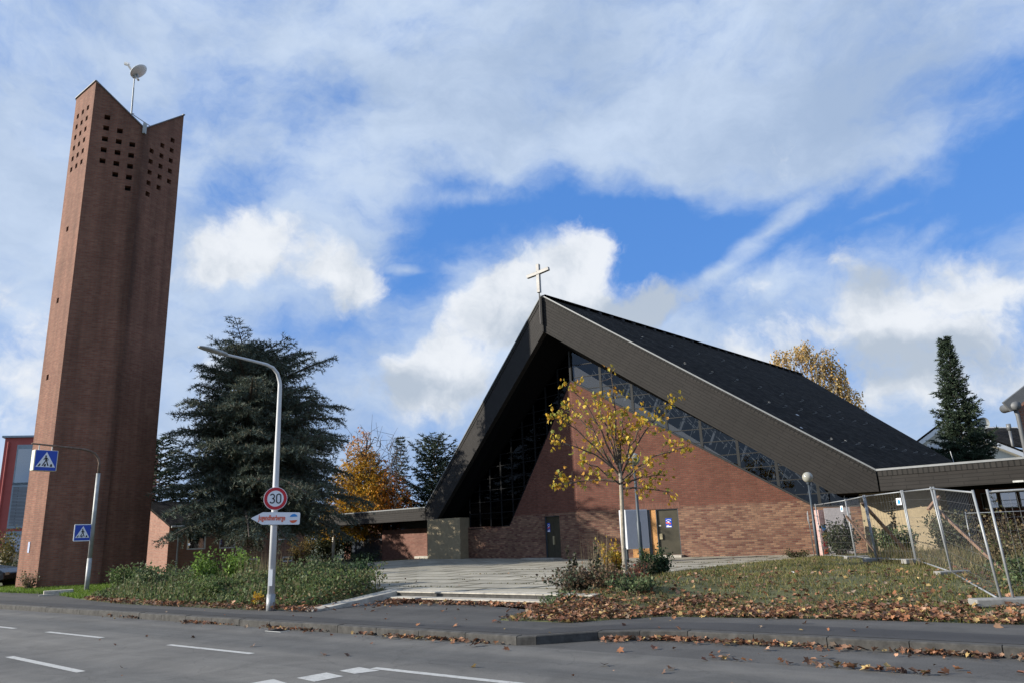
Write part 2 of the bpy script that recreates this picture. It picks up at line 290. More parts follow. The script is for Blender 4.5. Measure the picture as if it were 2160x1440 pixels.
M_gold = plain('weathered_gilt', (.28, .272, .26), .5, .25, var=.2, scale=6)
M_red = plain('red_render', (.36, .085, .075), .85, var=.1, scale=1.5)
M_steelb = plain('blue_steel', (.24, .30, .35), .5, .2)
M_signw = plain('sign_white', (.80, .81, .84), .4, var=.03)
M_signr = plain('sign_red', (.52, .012, .022), .4, var=.05)
M_signb = plain('sign_blue', (.010, .06, .42), .4, var=.05)
M_black = plain('black_print', (.012, .012, .015), .5, var=.05)
M_orange = plain('orange_print', (.72, .12, .045), .5, var=.05)
M_cyan = plain('bright_blue_print', (.03, .25, .62), .5, var=.05)
M_cream = plain('cream_plastic', (.70, .66, .53), .5, var=.08)
M_bark = plain('bark', (.085, .065, .05), .95, var=.4, scale=8, bump=.6)
M_barkp = plain('pale_bark', (.30, .265, .21), .9, var=.35, scale=9)
M_carp = plain('car_paint', (.012, .012, .014), .18, .2, var=.02)
M_rubber = plain('rubber', (.02, .02, .02), .8)
M_pink = plain('graffiti_render', (.50, .32, .29), .9, var=.2, scale=3)
M_lamp = plain('opal_globe', (.30, .295, .255), .12, var=.06, spec=.8)
M_leaf = leafmat('leaf', .35)
M_needle = leafmat('needle', .12, .7)
M_litter = leafmat('dead_leaf', .15, .85)

# ------------------------------------------------------------ mesh helpers
def tag(o, label=None, cat=None, group=None, kind=None):
    if label: o['label'] = label
    if cat: o['category'] = cat
    if group: o['group'] = group
    if kind: o['kind'] = kind
    return o
def empty(name, loc, rz=0.0, label=None, cat=None, group=None):
    o = bpy.data.objects.new(name, None); COL.objects.link(o); o.location = loc; o.rotation_euler = (0, 0, rz); o.empty_display_size = .2
    return tag(o, label, cat, group)
class MB:
    def __init__(s, ud=None, vd=None): s.v = []; s.f = []; s.ud = ud; s.vd = vd
    def add(s, vs, fs):
        o = len(s.v); s.v += [tuple(map(float, p)) for p in vs]; s.f += [tuple(o+i for i in f) for f in fs]; return s
    def poly(s, *pts): return s.add(pts, [tuple(range(len(pts)))])
    def box(s, lo, hi):
        x0, y0, z0 = lo; x1, y1, z1 = hi
        return s.add([(x0,y0,z0),(x1,y0,z0),(x1,y1,z0),(x0,y1,z0),(x0,y0,z1),(x1,y0,z1),(x1,y1,z1),(x0,y1,z1)],
                     [(0,3,2,1),(4,5,6,7),(0,1,5,4),(1,2,6,5),(2,3,7,6),(3,0,4,7)])
    def bar(s, a, b, w, h, up=(0,0,1)):
        a, b = Vector(a), Vector(b); d = (b-a).normalized(); x = d.cross(Vector(up))
        if x.length < 1e-4: x = d.cross(Vector((1,0,0)))
        x.normalize(); y = x.cross(d)
        P = [a+x*sx*w/2+y*sy*h/2 for sx, sy in ((-1,-1),(1,-1),(1,1),(-1,1))]; Q = [p+(b-a) for p in P]
        return s.add(P+Q, [(0,1,2,3),(7,6,5,4),(0,4,5,1),(1,5,6,2),(2,6,7,3),(3,7,4,0)])
    def prism(s, pts, ext):
        n = len(pts); e = Vector(ext); A = [Vector(p) for p in pts]; B = [p+e for p in A]
        return s.add(A+B, [tuple(range(n)), tuple(range(2*n-1, n-1, -1))]+[(i, i+n, (i+1)%n+n, (i+1)%n) for i in range(n)])
    def tube(s, pts, rad, n=8, cap=True):
        P = [Vector(p) for p in pts]; k = len(P)
        rad = [rad]*k if isinstance(rad, (int, float)) else rad
        vs = []; fs = []; prev = None
        for i, p in enumerate(P):
            d = (P[min(i+1,k-1)]-P[max(i-1,0)]).normalized()
            x = d.orthogonal().normalized() if prev is None else (prev-d*prev.dot(d)).normalized()
            prev = x; y = d.cross(x)
            for j in range(n):
                t = 2*math.pi*j/n; vs.append(p+(x*math.cos(t)+y*math.sin(t))*rad[i])
        for i in range(k-1):
            for j in range(n): fs.append((i*n+j, i*n+(j+1)%n, (i+1)*n+(j+1)%n, (i+1)*n+j))
        if cap: fs += [tuple(range(n-1,-1,-1)), tuple((k-1)*n+j for j in range(n))]
        return s.add(vs, fs)
    def lathe(s, prof, n=24, c=(0,0,0)):
        vs = [(c[0]+r*math.cos(2*math.pi*j/n), c[1]+r*math.sin(2*math.pi*j/n), c[2]+z) for r, z in prof for j in range(n)]
        return s.add(vs, [(i*n+j, i*n+(j+1)%n, (i+1)*n+(j+1)%n, (i+1)*n+j) for i in range(len(prof)-1) for j in range(n)])
    def build(s, name, mat, parent=None, smooth=False, bevel=0.0):
        me = bpy.data.meshes.new(name); me.from_pydata(s.v, [], s.f); me.update()
        uvl = me.uv_layers.new(name='UVMap'); Z = Vector((0,0,1))
        for p in me.polygons:
            n = p.normal
            if s.ud is not None: u, v = Vector(s.ud), Vector(s.vd)
            elif abs(n.z) < .75:
                u = Z.cross(n).normalized(); v = n.cross(u) if abs(n.z) > .05 else Z
            else: u, v = Vector((1,0,0)), Vector((0,1,0))
            for li in p.loop_indices:
                co = me.vertices[me.loops[li].vertex_index].co; uvl.data[li].uv = (co.dot(u), co.dot(v))
        me.materials.append(mat)
        if smooth:
            for p in me.polygons: p.use_smooth = True
        o = bpy.data.objects.new(name, me); COL.objects.link(o)
        if parent: o.parent = parent
        if bevel:
            b = o.modifiers.new('bevel', 'BEVEL'); b.width = bevel; b.segments = 2; b.limit_method = 'ANGLE'
        return o
def children(o): return [c for c in bpy.data.objects if c.parent == o]
def copy_tree(o, parent=None):
    c = o.copy(); COL.objects.link(c)
    if parent: c.parent = parent
    for ch in children(o): copy_tree(ch, c)
    return c
def arr_mesh(name, V, Fc, mat, parent=None, C=None, smooth=False):
    """V (n,3), Fc (m,k) faces of equal size, C (m,3) face colours"""
    V = np.asarray(V, np.float32); Fc = np.asarray(Fc, np.int32); mcount, k = Fc.shape
    me = bpy.data.meshes.new(name); me.vertices.add(len(V)); me.vertices.foreach_set('co', V.ravel())
    me.loops.add(mcount*k); me.loops.foreach_set('vertex_index', Fc.ravel())
    me.polygons.add(mcount); me.polygons.foreach_set('loop_start', np.arange(0, mcount*k, k, dtype=np.int32)); me.polygons.foreach_set('loop_total', np.full(mcount, k, np.int32))
    me.update(calc_edges=True)
    if C is not None:
        ca = me.color_attributes.new('Col', 'FLOAT_COLOR', 'CORNER')
        cc = np.ones((mcount*k, 4), np.float32); cc[:, :3] = np.repeat(np.asarray(C, np.float32), k, axis=0); ca.data.foreach_set('color', cc.ravel())
    me.materials.append(mat)
    o = bpy.data.objects.new(name, me); COL.objects.link(o)
    if parent: o.parent = parent
    return o
def unit(v): return v/np.maximum(np.linalg.norm(v, axis=-1, keepdims=True), 1e-9)
def rand_dirs(n): return unit(rng.normal(size=(n, 3)))
def hue(n, cols, jit=.18):
    cols = np.asarray(cols); w = rng.integers(0, len(cols), n); c = cols[w]*(1+rng.normal(0, jit, (n, 1))); return np.clip(c, .003, .9)
def quads(P, A, Bv):
    """leaf quads: base P, axis A (length), half width vector B"""
    n = len(P); V = np.empty((n, 4, 3)); V[:, 0] = P; V[:, 1] = P+A*.55+Bv; V[:, 2] = P+A; V[:, 3] = P+A*.5-Bv
    return V.reshape(-1, 3), np.arange(n*4).reshape(n, 4)
def tris(P, A, Bv):
    n = len(P); V = np.empty((n, 3, 3)); V[:, 0] = P-Bv; V[:, 1] = P+Bv; V[:, 2] = P+A
    return V.reshape(-1, 3), np.arange(n*3).reshape(n, 3)
# lobed leaf outline used for maple leaves and the litter (fan of triangles round the centre)
def lobed(P, X, Y, Zv, size, curl):
    ang = np.radians([-90, -50, -25, 8, 38, 62, 90, 118, 142, 172, 205, 230]); rad = np.array([.45, .34, .52, .36, .62, .34, .70, .34, .62, .36, .52, .34])
    n = len(P); k = len(ang); V = np.empty((n, k+1, 3)); V[:, 0] = P
    for i in range(k):
        r = rad[i]*size; cx, cy = math.cos(ang[i]), math.sin(ang[i])
        V[:, i+1] = P+X*(r*cx)[:, None]+Y*(r*cy)[:, None]+Zv*(curl*r*(abs(cx)*.8+.3*(i % 2)))[:, None]
    base = (np.arange(n)*(k+1))[:, None, None]
    f = np.array([(0, i+1, (i+1) % k+1) for i in range(k)])[None]
    return V.reshape(-1, 3), (base+f).reshape(-1, 3), k

# ------------------------------------------------------------ ground, road, pavement, terrace
U2 = np.array((.806, -.592)); N2 = np.array((.592, .806))        # along the road / away from the camera
def tv(t, v, z=0.0): return (t*U2[0]+v*N2[0], t*U2[1]+v*N2[1], z)
ET = [-60, -30, -26, -22, -16, -14.55, -14.5, -8.9, -8.8, -7.3, -6.2, -3.1, 6]
EV = [12.4, 12.4, 11.5, 10.9, 10.95, 11.0, 14.3, 14.3, 11.2, 11.3, 12.6, 13.1, 13.4]
def edge(t): return np.interp(t, ET, EV)
def sstep(x): x = np.clip(x, 0, 1); return x*x*(3-2*x)
TERR = [(-3.5, 20.07), (.75, 16.95), (1.1, 18.9), (2.3, 21.4), (4.7, 23.4), (11.2, 28.7), (14.5, 29.2), (20, 40), (2, 52), (-5.2, 46.5), (-8.2, 43.2), (-8.8, 33), (-4.8, 21.5)]
def in_poly(x, y, poly):
    r = np.zeros(np.shape(x), bool); j = len(poly)-1
    for i in range(len(poly)):
        xi, yi = poly[i]; xj, yj = poly[j]
        cnd = ((yi > y) != (yj > y)) & (x < (xj-xi)*(y-yi)/(yj-yi+1e-12)+xi); r ^= cnd; j = i
    return r
def poly_dist(x, y, poly):
    d = np.full(np.shape(x), 1e9)
    for i in range(len(poly)):
        a = np.array(poly[i]); b = np.array(poly[(i+1) % len(poly)]); ab = b-a
        tt = np.clip(((x-a[0])*ab[0]+(y-a[1])*ab[1])/(ab@ab), 0, 1); d = np.minimum(d, np.hypot(x-a[0]-tt*ab[0], y-a[1]-tt*ab[1]))
    return d
def height(x, y):
    x = np.asarray(x, float); y = np.asarray(y, float)
    t = x*U2[0]+y*U2[1]; v = x*N2[0]+y*N2[1]; e = edge(t)
    top = np.where(t > -9, .46, np.where(t < -24, .13, .24)); top = np.where((t > -24) & (t < -14), .24-.11*sstep((-16-t)/8), top)
    h = .118+(top-.118)*sstep((v-e)/np.where(t > -9, 5.5, 3.0))
    h = np.where(v < e, np.where(v < e-.12, -.05, .06), h)
    ins = in_poly(x, y, TERR); dd = poly_dist(x, y, TERR)
    h = np.where(ins, np.minimum(h, .29), np.where((dd < 1.3) & (v > e), h+(.35-h)*(1-dd/1.3)**.7, h))
    return h
# far ground
g = MB(); g.poly((-900, -900, -.06), (900, -900, -.06), (900, 900, -.06), (-900, 900, -.06)); tag(g.build('ground', M_far), kind='structure')
# turf sheet with its rise
ts = np.concatenate([np.arange(-64, -30, 2.0), np.arange(-30, -14.2, .5), np.arange(-14.2, 5, .2), np.arange(5, 45, 2.0)]); vs_ = np.concatenate([np.arange(10.3, 20, .2), np.arange(20, 34, .5), np.arange(34, 100, 3.0)])
TT, VV = np.meshgrid(ts, vs_, indexing='ij'); XX = TT*U2[0]+VV*N2[0]; YY = TT*U2[1]+VV*N2[1]; HH = height(XX, YY)
nt, nv_ = TT.shape; idx = np.arange(nt*nv_).reshape(nt, nv_)
Fq = np.stack([idx[:-1, :-1], idx[1:, :-1], idx[1:, 1:], idx[:-1, 1:]], -1).reshape(-1, 4)
turf = arr_mesh('lawn', np.stack([XX, YY, HH], -1).reshape(-1, 3), Fq, M_soil); tag(turf, kind='structure')
# road, bay, pavement, kerbs
ux, vx = (*U2, 0), (*N2, 0)
r = MB(ux, vx); r.poly(tv(-120, -6, 0), tv(120, -6, 0), tv(120, 9.5, 0), tv(-120, 9.5, 0)); tag(r.build('road', M_road), kind='structure')
r = MB(ux, vx); r.poly(tv(-9, 9.5, -.004), tv(60, 9.5, -.004), tv(60, 11.2, -.004), tv(-9, 11.2, -.004)); tag(r.build('parking_bay', M_bay), kind='structure')
KB = [(-120, 9.57), (-7.16, 9.57), (-6.9, 9.72), (-6.25, 10.45), (-5.7, 10.78), (-5.0, 10.97), (60, 10.97)]
k = MB(ux, vx)
for (a, b) in zip(KB[:-1], KB[1:]):                      # kerb laid in one-metre stones with open joints
    ln = math.hypot(b[0]-a[0], b[1]-a[1]); nseg = max(1, int(round(ln/1.0)))
    if ln > 40:
        if a[0] < -50: a = (-40, a[1])
        else: b = (12, b[1])
        ln = math.hypot(b[0]-a[0], b[1]-a[1]); nseg = int(ln)
    for i in range(nseg):
        p = [a[j]+(b[j]-a[j])*(i/nseg) for j in (0, 1)]; q = [a[j]+(b[j]-a[j])*((i+1)/nseg) for j in (0, 1)]
        e = .006; d0 = (q[0]-p[0])/ln*nseg*e; jz = random.uniform(-.006, .006)
        k.add(
            [tv(p[0]+d0, p[1], -.02), tv(q[0]-d0, q[1], -.02), tv(q[0]-d0, q[1], .108+jz), tv(p[0]+d0, p[1], .108+jz), tv(q[0]-d0, q[1]+.02, .124+jz), tv(p[0]+d0, p[1]+.02, .124+jz), tv(q[0]-d0, q[1]+.15, .124+jz), tv(p[0]+d0, p[1]+.15, .124+jz), tv(q[0]-d0, q[1]+.15, -.02), tv(p[0]+d0, p[1]+.15, -.02)],
            [(0, 1, 2, 3), (3, 2, 4, 5), (5, 4, 6, 7), (1, 8, 6, 4, 2), (0, 3, 5, 7, 9)])
tag(k.build('kerb', M_kerb), kind='structure')
pv = MB(ux, vx)
PT = sorted(set([-70, -40, -30, -26, -22, -16, -14.02, -8.85, -8.8, -7.3, -7.16, -6.9, -6.25, -6.2, -5.7, -5.0, -3.1, 0, 6, 30]))
kbv = lambda t: np.interp(t, [p[0] for p in KB], [p[1] for p in KB])+.145
for t0, t1 in zip(PT[:-1], PT[1:]):
    e0, e1 = edge(t0+1e-6), edge(t1-1e-6)
    nsub = 4
    for j in range(nsub):
        f0, f1 = j/nsub, (j+1)/nsub
        L_ = lambda t, e, f: kbv(t)+(e-kbv(t))*f
        pv.poly(tv(t0, L_(t0, e0, f0), .12), tv(t1, L_(t1, e1, f0), .12), tv(t1, L_(t1, e1, f1), .12), tv(t0, L_(t0, e0, f1), .12))
tag(pv.build('pavement', M_pave), kind='structure')
ps = MB(ux, vx); M_strip = asphalt('resurfaced_asphalt', (.026, .026, .028), (.046, .045, .045), (.2, 2.0), .3)
for t0, t1 in zip(PT[:-1], PT[1:]):
    for j in range(6):
        a_, b_ = t0+(t1-t0)*j/6, t0+(t1-t0)*(j+1)/6; wv_ = lambda t: (.62 if t < -7.2 else .95)+.05*math.sin(t*1.3)
        ps.poly(tv(a_, kbv(a_)+.10, .1245), tv(b_, kbv(b_)+.10, .1245), tv(b_, kbv(b_)+wv_(b_), .1245), tv(a_, kbv(a_)+wv_(a_), .1245))
tag(ps.build('pavement_strip', M_strip), kind='structure')
# painted marks on the road
mk = MB(ux, vx)
def mark(t0, v0, t1, v1, w, z=.004):
    d = np.array((t1-t0, v1-v0)); d = d/np.hypot(*d); nn = np.array((-d[1], d[0]))*w/2
    mk.poly(tv(t0-nn[0], v0-nn[1], z), tv(t1-nn[0], v1-nn[1], z), tv(t1+nn[0], v1+nn[1], z), tv(t0+nn[0], v0+nn[1], z))
for a in (-25.8, -21.8, -17.75, -12.95, ): mark(a, 7.28, a+2.42, 7.28, .11)
mark(-7.75, 7.2, 6, 7.18, .12)
mark(-14.36, 5.36, -11.48, 5.21, .12)
mk.poly(tv(-8.14, 6.28, .004), tv(-7.72, 6.22, .004), tv(-7.66, 6.62, .004), tv(-8.08, 6.70, .004))
mk.poly(tv(-8.02, 6.86, .004), tv(-7.66, 6.80, .004), tv(-7.52, 7.10, .004), tv(-7.98, 7.16, .004))
mk.poly(tv(-8.4, 5.70, .004), tv(-7.98, 5.62, .004), tv(-7.94, 6.0, .004), tv(-8.36, 6.1, .004))
tag(mk.build('road_markings', M_paint), kind='structure')
# terrace
tp = MB(ux, vx)
tp.prism([(x, y, .05) for x, y in TERR], (0, 0, .30))
tag(tp.build('terrace', M_slab), kind='structure')
# steps of the forecourt and the sloping cheek
stp = empty('entrance_steps', tv(-11.3, 13.5, .12), 0, 'two low concrete steps up to the terrace with pale worn nosings', 'steps')
ox, oy, oz = stp.location
for (t0, t1, v0, v1, z0, z1) in ((-14.0, -8.6, 13.42, 13.80, .10, .235), (-14.05, -8.3, 13.76, 14.15, .10, .345)):
    for nm, mt, zz0, zz1, dv in (('riser', M_kerb, z0, z1-.03, .03), ('tread', M_conc, z1-.03, z1, 0)):
        b = MB((ux), (0, 0, 1)); nst = 4
        for i in range(nst):
            a0 = t0+(t1-t0)*i/nst+.004; a1 = t0+(t1-t0)*(i+1)/nst-.004
            q = [tv(a0, v0+dv, zz0), tv(a1, v0+dv, zz0), tv(a1, v1, zz0), tv(a0, v1, zz0)]
            b.prism([(x-ox, y-oy, z-oz) for x, y, z in q], (0, 0, zz1-zz0))
        b.build(nm, mt, stp)
cw = MB(ux, vx)
cw.add([tv(-14.45, 11.25, .0), tv(-13.95, 11.15, .0), tv(-14.0, 14.0, .0), tv(-14.5, 14.0, .0), tv(-14.45, 11.25, .14), tv(-13.95, 11.15, .14), tv(-14.0, 14.0, .365), tv(-14.5, 14.0, .365)],
       [(0,3,2,1),(4,5,6,7),(0,1,5,4),(1,2,6,5),(2,3,7,6),(3,0,4,7)])
tag(cw.build('ramp_kerb', M_conc, bevel=.01), 'sloping pale concrete edging beside the forecourt steps', 'edging')

# ------------------------------------------------------------ church
AL = .789
PX = (2.808, 35.658)
CA = np.array((math.cos(AL), -math.sin(AL))); AA = np.array((math.sin(AL), math.cos(AL)))
def cw_(c, a, z=0.0): return (PX[0]+CA[0]*c+AA[0]*a, PX[1]+CA[1]*c+AA[1]*a, z)
ch = empty('church', (PX[0], PX[1], 0), -AL, 'brick church with steep dark tent roof and prow gable', 'church')
BR, BL = R(19.5), R(8)
wr = Vector((math.cos(BR), math.sin(BR), 0)); wl = Vector((-math.cos(BL), math.sin(BL), 0))
nr = Vector((math.sin(BR), -math.cos(BR), 0)); nl = Vector((-math.sin(BL), -math.cos(BL), 0))   # outward
def face_with_holes(mb, pt, outer, holes, depth, inn, back=None):
    polys = [[Vector((u, z, 0)) for u, z in outer]]+[[Vector((u, z, 0)) for u, z in h] for h in holes]
    flat = [p for pl in polys for p in pl]
    mb.add([pt(p[0], p[1]) for p in flat], [tuple(t) for t in tessellate_polygon(polys)])
    for h in holes:
        for i in range(len(h)):
            a, b = h[i], h[(i+1) % len(h)]; A, B_ = Vector(pt(*a)), Vector(pt(*b)); e = Vector(inn)*depth
            mb.poly(A, B_, B_+e, A+e)
def rect(u0, z0, u1, z1): return [(u0, z0), (u1, z0), (u1, z1), (u0, z1)]
# brick walls (right limb, left limb) with real door openings
doorR = (3.72, .46, 4.74, 2.43); osb = (3.46, .46, 3.72, 2.43); doorL = (1.40, .40, 2.56, 2.38)
qR, zR_ = 10.45, 2.2
b = MB()
face_with_holes(b, lambda u, z: tuple(wr*u+Vector((0, 0, z))), [(0, 0), (12.4, 0), (12.4, 2.16), (qR, zR_), (0, 8.77)], [rect(3.46, doorR[1], 4.74, doorR[3])], .22, -nr)
b.add([tuple(wr*u+Vector((0, 0, z))-nr*d) for u, z in ((0, 8.77), (qR, zR_), (12.4, 2.16)) for d in (0, .36)], [(0, 1, 3, 2), (2, 3, 5, 4)])
b.build('brick_wall', M_brick, ch)
b = MB()
face_with_holes(b, lambda u, z: tuple(wl*u+Vector((0, 0, z))), [(0, 0), (0, 8.77), (5.53, 2.0), (9.6, 2.05), (9.6, 0)], [rect(*doorL)], .22, -nl)
b.add([tuple(wl*u+Vector((0, 0, z))-nl*d) for u, z in ((0, 8.77), (5.53, 2.0), (9.6, 2.05)) for d in (0, .36)], [(0, 2, 3, 1), (2, 4, 5, 3)])
b.build('brick_wall', M_brick, ch)
# roof planes
T_ = Vector((0, -1.77, 12.8)); RB = Vector((0, 26.56, 12.33)); ER = Vector((13.24, 1.24, 3.33)); EBR = Vector((13.24, 15.5, 3.33))
mir = lambda p: Vector((-p[0], p[1], p[2]))
up = Vector((0, 0, .02))
for s_ in (1, -1):
    f = (lambda p: Vector(p)) if s_ == 1 else mir
    sl = Vector((s_*13.24, 0, -9.47)).normalized()
    b = MB((0, 1, 0), tuple(sl))
    NV = 14; th = Vector((0, 0, -.14))
    grid = []
    for i in range(NV+1):
        fr = i/NV; A = T_.lerp(ER, fr); B_ = RB.lerp(EBR, fr); grid.append((f(A), f(B_)))
    for i in range(NV):
        b.poly(grid[i][0], grid[i][1], grid[i+1][1], grid[i+1][0])
    b.poly(f(RB), f(EBR), f(EBR)+Vector((0, 0, -.7)), f(RB)+Vector((0, 0, -1.5)))
    b.build('roof', M_roof, ch)
    # verge fascia
    d = (f(ER)-f(T_)).normalized(); hz = Vector((d[0], d[1], 0)).normalized(); outw = Vector((hz[1], -hz[0], 0)); outw = outw if outw[1] < 0 else -outw
    zb = 2.6; vv = d.cross(outw).normalized(); vv = vv if vv[2] > 0 else -vv
    cb = (11.0-zb)/.715; ab = -1.77+3.01*cb/13.24
    pts = [f(T_), f(ER), f((13.24, 1.24, zb)), f((cb, ab, zb)), f((0, -1.77, 11.0))]
    rimh = Vector((0, 0, -.20))
    b = MB(tuple(d), tuple(vv)); b.prism([pts[0]+rimh, pts[1]+rimh, pts[2], pts[3], pts[4]], -outw*.25); b.build('fascia', M_fascia, ch)
    b = MB(tuple(d), tuple(vv)); b.prism([pts[0]+outw*.025, pts[1]+outw*.025, pts[1]+rimh+outw*.025, pts[0]+rimh+outw*.025], -outw*.26); b.build('fascia_rim', M_rim, ch)
    b = MB(); upn = d.cross(outw).normalized(); upn = upn if upn[2] > 0 else -upn
    b.bar(f(T_)+upn*.03+outw*.03, f(ER)+upn*.02+outw*.03+hz*.03, .07, .055, up=tuple(upn)); b.build('verge_trim', M_trim, ch)
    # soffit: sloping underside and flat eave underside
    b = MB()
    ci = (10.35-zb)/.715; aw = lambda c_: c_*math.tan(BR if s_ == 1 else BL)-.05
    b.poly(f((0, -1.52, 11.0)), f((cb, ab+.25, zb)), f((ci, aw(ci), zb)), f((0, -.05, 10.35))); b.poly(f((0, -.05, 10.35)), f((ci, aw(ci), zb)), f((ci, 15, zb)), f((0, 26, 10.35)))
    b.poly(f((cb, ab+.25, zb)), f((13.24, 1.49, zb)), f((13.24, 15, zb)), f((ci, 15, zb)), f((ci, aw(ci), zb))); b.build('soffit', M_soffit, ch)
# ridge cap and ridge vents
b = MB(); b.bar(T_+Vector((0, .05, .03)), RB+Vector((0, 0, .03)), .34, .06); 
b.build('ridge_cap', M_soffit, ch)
b = MB()
for i in range(26):
    y = 1.2+i*.98; z = 12.8-.0166*(y+1.77); b.box((.22, y, z-.30), (.40, y+.18, z-.12))
b.build('ridge_vent', M_dark, ch)['kind'] = 'stuff'
b = MB(); b.bar((0, -1.83, 12.72), (0, -1.83, 10.98), .14, .05, up=(0, 1, 0)); b.build('prow_strip', M_rim, ch)
# snow hooks on the right slope
hk = MB(); hk.tube([(0, 0, 0), (0, .20, .02), (.02, .24, .06), (.05, .22, .10), (.05, .16, .11)], .006, 5)
h0 = None
def roof_pt(fr, fy):
    A = T_.lerp(ER, fr); B_ = RB.lerp(EBR, fr); return A.lerp(B_, fy)
spots_ = [(.86, .06+.085*i+.01*random.random()) for i in range(10)]+[(.45+.02*i, .05+.08*i) for i in range(8)]+[(.66, .12+.08*i) for i in range(8)]+[(.25, .1+.1*i) for i in range(5)]
for fr, fy in spots_:
    if h0 is None: h0 = hk.build('snow_hook', M_galvd, ch); o = h0
    else: o = h0.copy(); COL.objects.link(o)
    o.location = roof_pt(fr, fy)+Vector((.02, 0, .03)); o.rotation_euler = (0, R(35), R(-90))
for fr, fy, s0 in ((.935, .62, .16), (.80, .04, .06), (.70, .2, .08)):
    b = MB(); p = roof_pt(fr, fy)+Vector((.02, 0, .03)); b.add([p, p+Vector((s0, .1, -s0*.7)), p+Vector((s0*1.4, s0*2, -s0+.02)), p+Vector((0, s0*2, .03))], [(0, 1, 2, 3)]); b.build('loose_shingle', M_zinc, ch)
p = roof_pt(.955, .82); b = MB(); b.tube([p, p+Vector((-.1, 0, .95))], .018, 6); b.box((p[0]-.2, p[1]-.1, p[2]-.05), (p[0]+.35, p[1]+.5, p[2]+.08)); b.build('vent_pipe', M_zinc, ch)
# glazing between brick slope and soffit
zs_ = lambda c: 10.35-.715*abs(c)
M_bar = plain('grey_bar', (.028, .030, .032), .6, spec=.3)
def glazing(w, n, L_end, slope, step, gm):
    bm_ = M_bar if gm is M_hall else M_mull
    co = abs(w[0])
    top = lambda q: max(2.60, 10.35-.715*q*co)-.01
    q1 = (10.35-2.60)/(.715*co)
    qe, ze = slope
    def bot(q): return 8.77+(ze-8.77)*q/qe if q < qe else ze-.03*(q-qe)
    off = -n*.10
    P = lambda q, z: tuple(w*q+Vector((0, 0, z))+off)
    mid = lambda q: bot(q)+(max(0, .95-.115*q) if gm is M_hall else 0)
    qm = 8.26
    if gm is M_hall:
        g = MB(); g.poly(P(0, bot(0)), P(qm, bot(qm)), P(0, mid(0))); g.build('glazing', M_lit_band, ch)  # sunlit strip below the roof edge's shadow line, painted as paler glass
        g = MB(); g.poly(P(0, mid(0)), P(qm, bot(qm)), P(qe, bot(qe)), P(L_end, bot(L_end)), P(L_end, top(L_end)), P(min(q1, L_end), top(min(q1, L_end))), P(0, top(0)))
    else:
        g = MB(); g.poly(P(0, bot(0)), P(qe, bot(qe)), P(L_end, bot(L_end)), P(L_end, top(L_end)), P(min(q1, L_end), top(min(q1, L_end))), P(0, top(0)))
    g.build('glazing', gm, ch)
    k = 0; q = 0.0
    while q <= L_end+.01:
        if top(q) > bot(q)+.05:
            b = MB(); b.bar(w*q+Vector((0, 0, bot(q)))+off, w*q+Vector((0, 0, top(q)))+off, .055 if k else .11, .12, up=tuple(w)); b.build('mullion', bm_, ch)
        q += step; k += 1
    z = 2.75; b = MB()
    while z < 10.1:
        # horizontal bar from brick slope to soffit
        qa = max(0, (8.77-z)/(8.77-ze)*qe) if z > ze else 0
        qa = 0 if z > 8.77 else qa; qb = min(L_end, (10.35-z)/(.715*co))
        if qb > qa+.1: b.bar(w*qa+Vector((0, 0, z))+off*.99, w*qb+Vector((0, 0, z))+off*.99, .04, .04)
        z += .62
    b.bar(w*0+Vector((0, 0, 8.80))+off*.6, w*qe+Vector((0, 0, ze+.03))+off*.6, .12, .08); b.bar(w*qe+Vector((0, 0, ze+.03))+off*.6, w*L_end+Vector((0, 0, bot(L_end)+.03))+off*.6, .12, .06)
    b.build('glazing_bar', bm_, ch)
glazing(wr, nr, 12.3, (qR, zR_), 1.52, M_hall); glazing(wl, nl, 9.5, (5.53, 2.0), 1.05, M_hall_dim)
# trusses seen through the glass
b = MB(); b2 = MB()
for i in range(9):
    q = .9+1.28*i; p = wr*q-nr*1.3; zt = zs_(p[0])-.15
    b.bar((p[0], p[1], zt-1.7), (p[0]+.55, p[1]+.1, zt-.55), .10, .34, up=tuple(nr))
    b2.bar((p[0]-.5, p[1]+.8, zt-.1), (p[0]+.7, p[1]+.8, zt-1.4), .05, .05); b2.bar((p[0]-.1, p[1]+.8, zt-1.9), (p[0]+.9, p[1]+.8, zt-.9), .05, .05)
for i in range(22):
    q = .4+.52*i; p = wr*q-nr*.55; zt = zs_(p[0])
    b2.bar((p[0]-.3, p[1], zt-.05), (p[0]+.35, p[1], zt-.85), .022, .022); b2.bar((p[0]+.3, p[1]+.05, zt-.2), (p[0]-.15, p[1]+.05, zt-1.1), .022, .022)
b.build('truss_panel', M_white, ch); b2.build('truss_web', M_galvd, ch)
# enclosure at the back and eave sides
b = MB()
for s_ in (1, -1):
    b.box((min(s_*12.6, s_*12.9), 3.4, 0), (max(s_*12.6, s_*12.9), 14.8, 2.62))
b.add([(-12.6, 14.8, 0), (12.6, 14.8, 0), (12.6, 14.8, 2.6), (0, 25.5, 10.8), (-12.6, 14.8, 2.6), (0, 25.5, 0)], [(0, 5, 3, 4), (5, 1, 2, 3)])
b.build('rear_wall', M_dark, ch)
# plaster piers under the eave corners
b = MB(); b.prism([(-12.3, .6, .05), (-9.32, .6, .05), (-9.62, 2.0, .05), (-12.3, 2.0, .05)], (0, 0, 2.545)); b.build('plaster_pier', M_plaster, ch)
b = MB(); b.prism([(12.04, 2.5, .05), (14.8, 2.5, .05), (14.8, 3.3, .05), (12.04, 3.3, .05)], (0, 0, 2.545)); b.build('plaster_pier', M_plaster, ch)
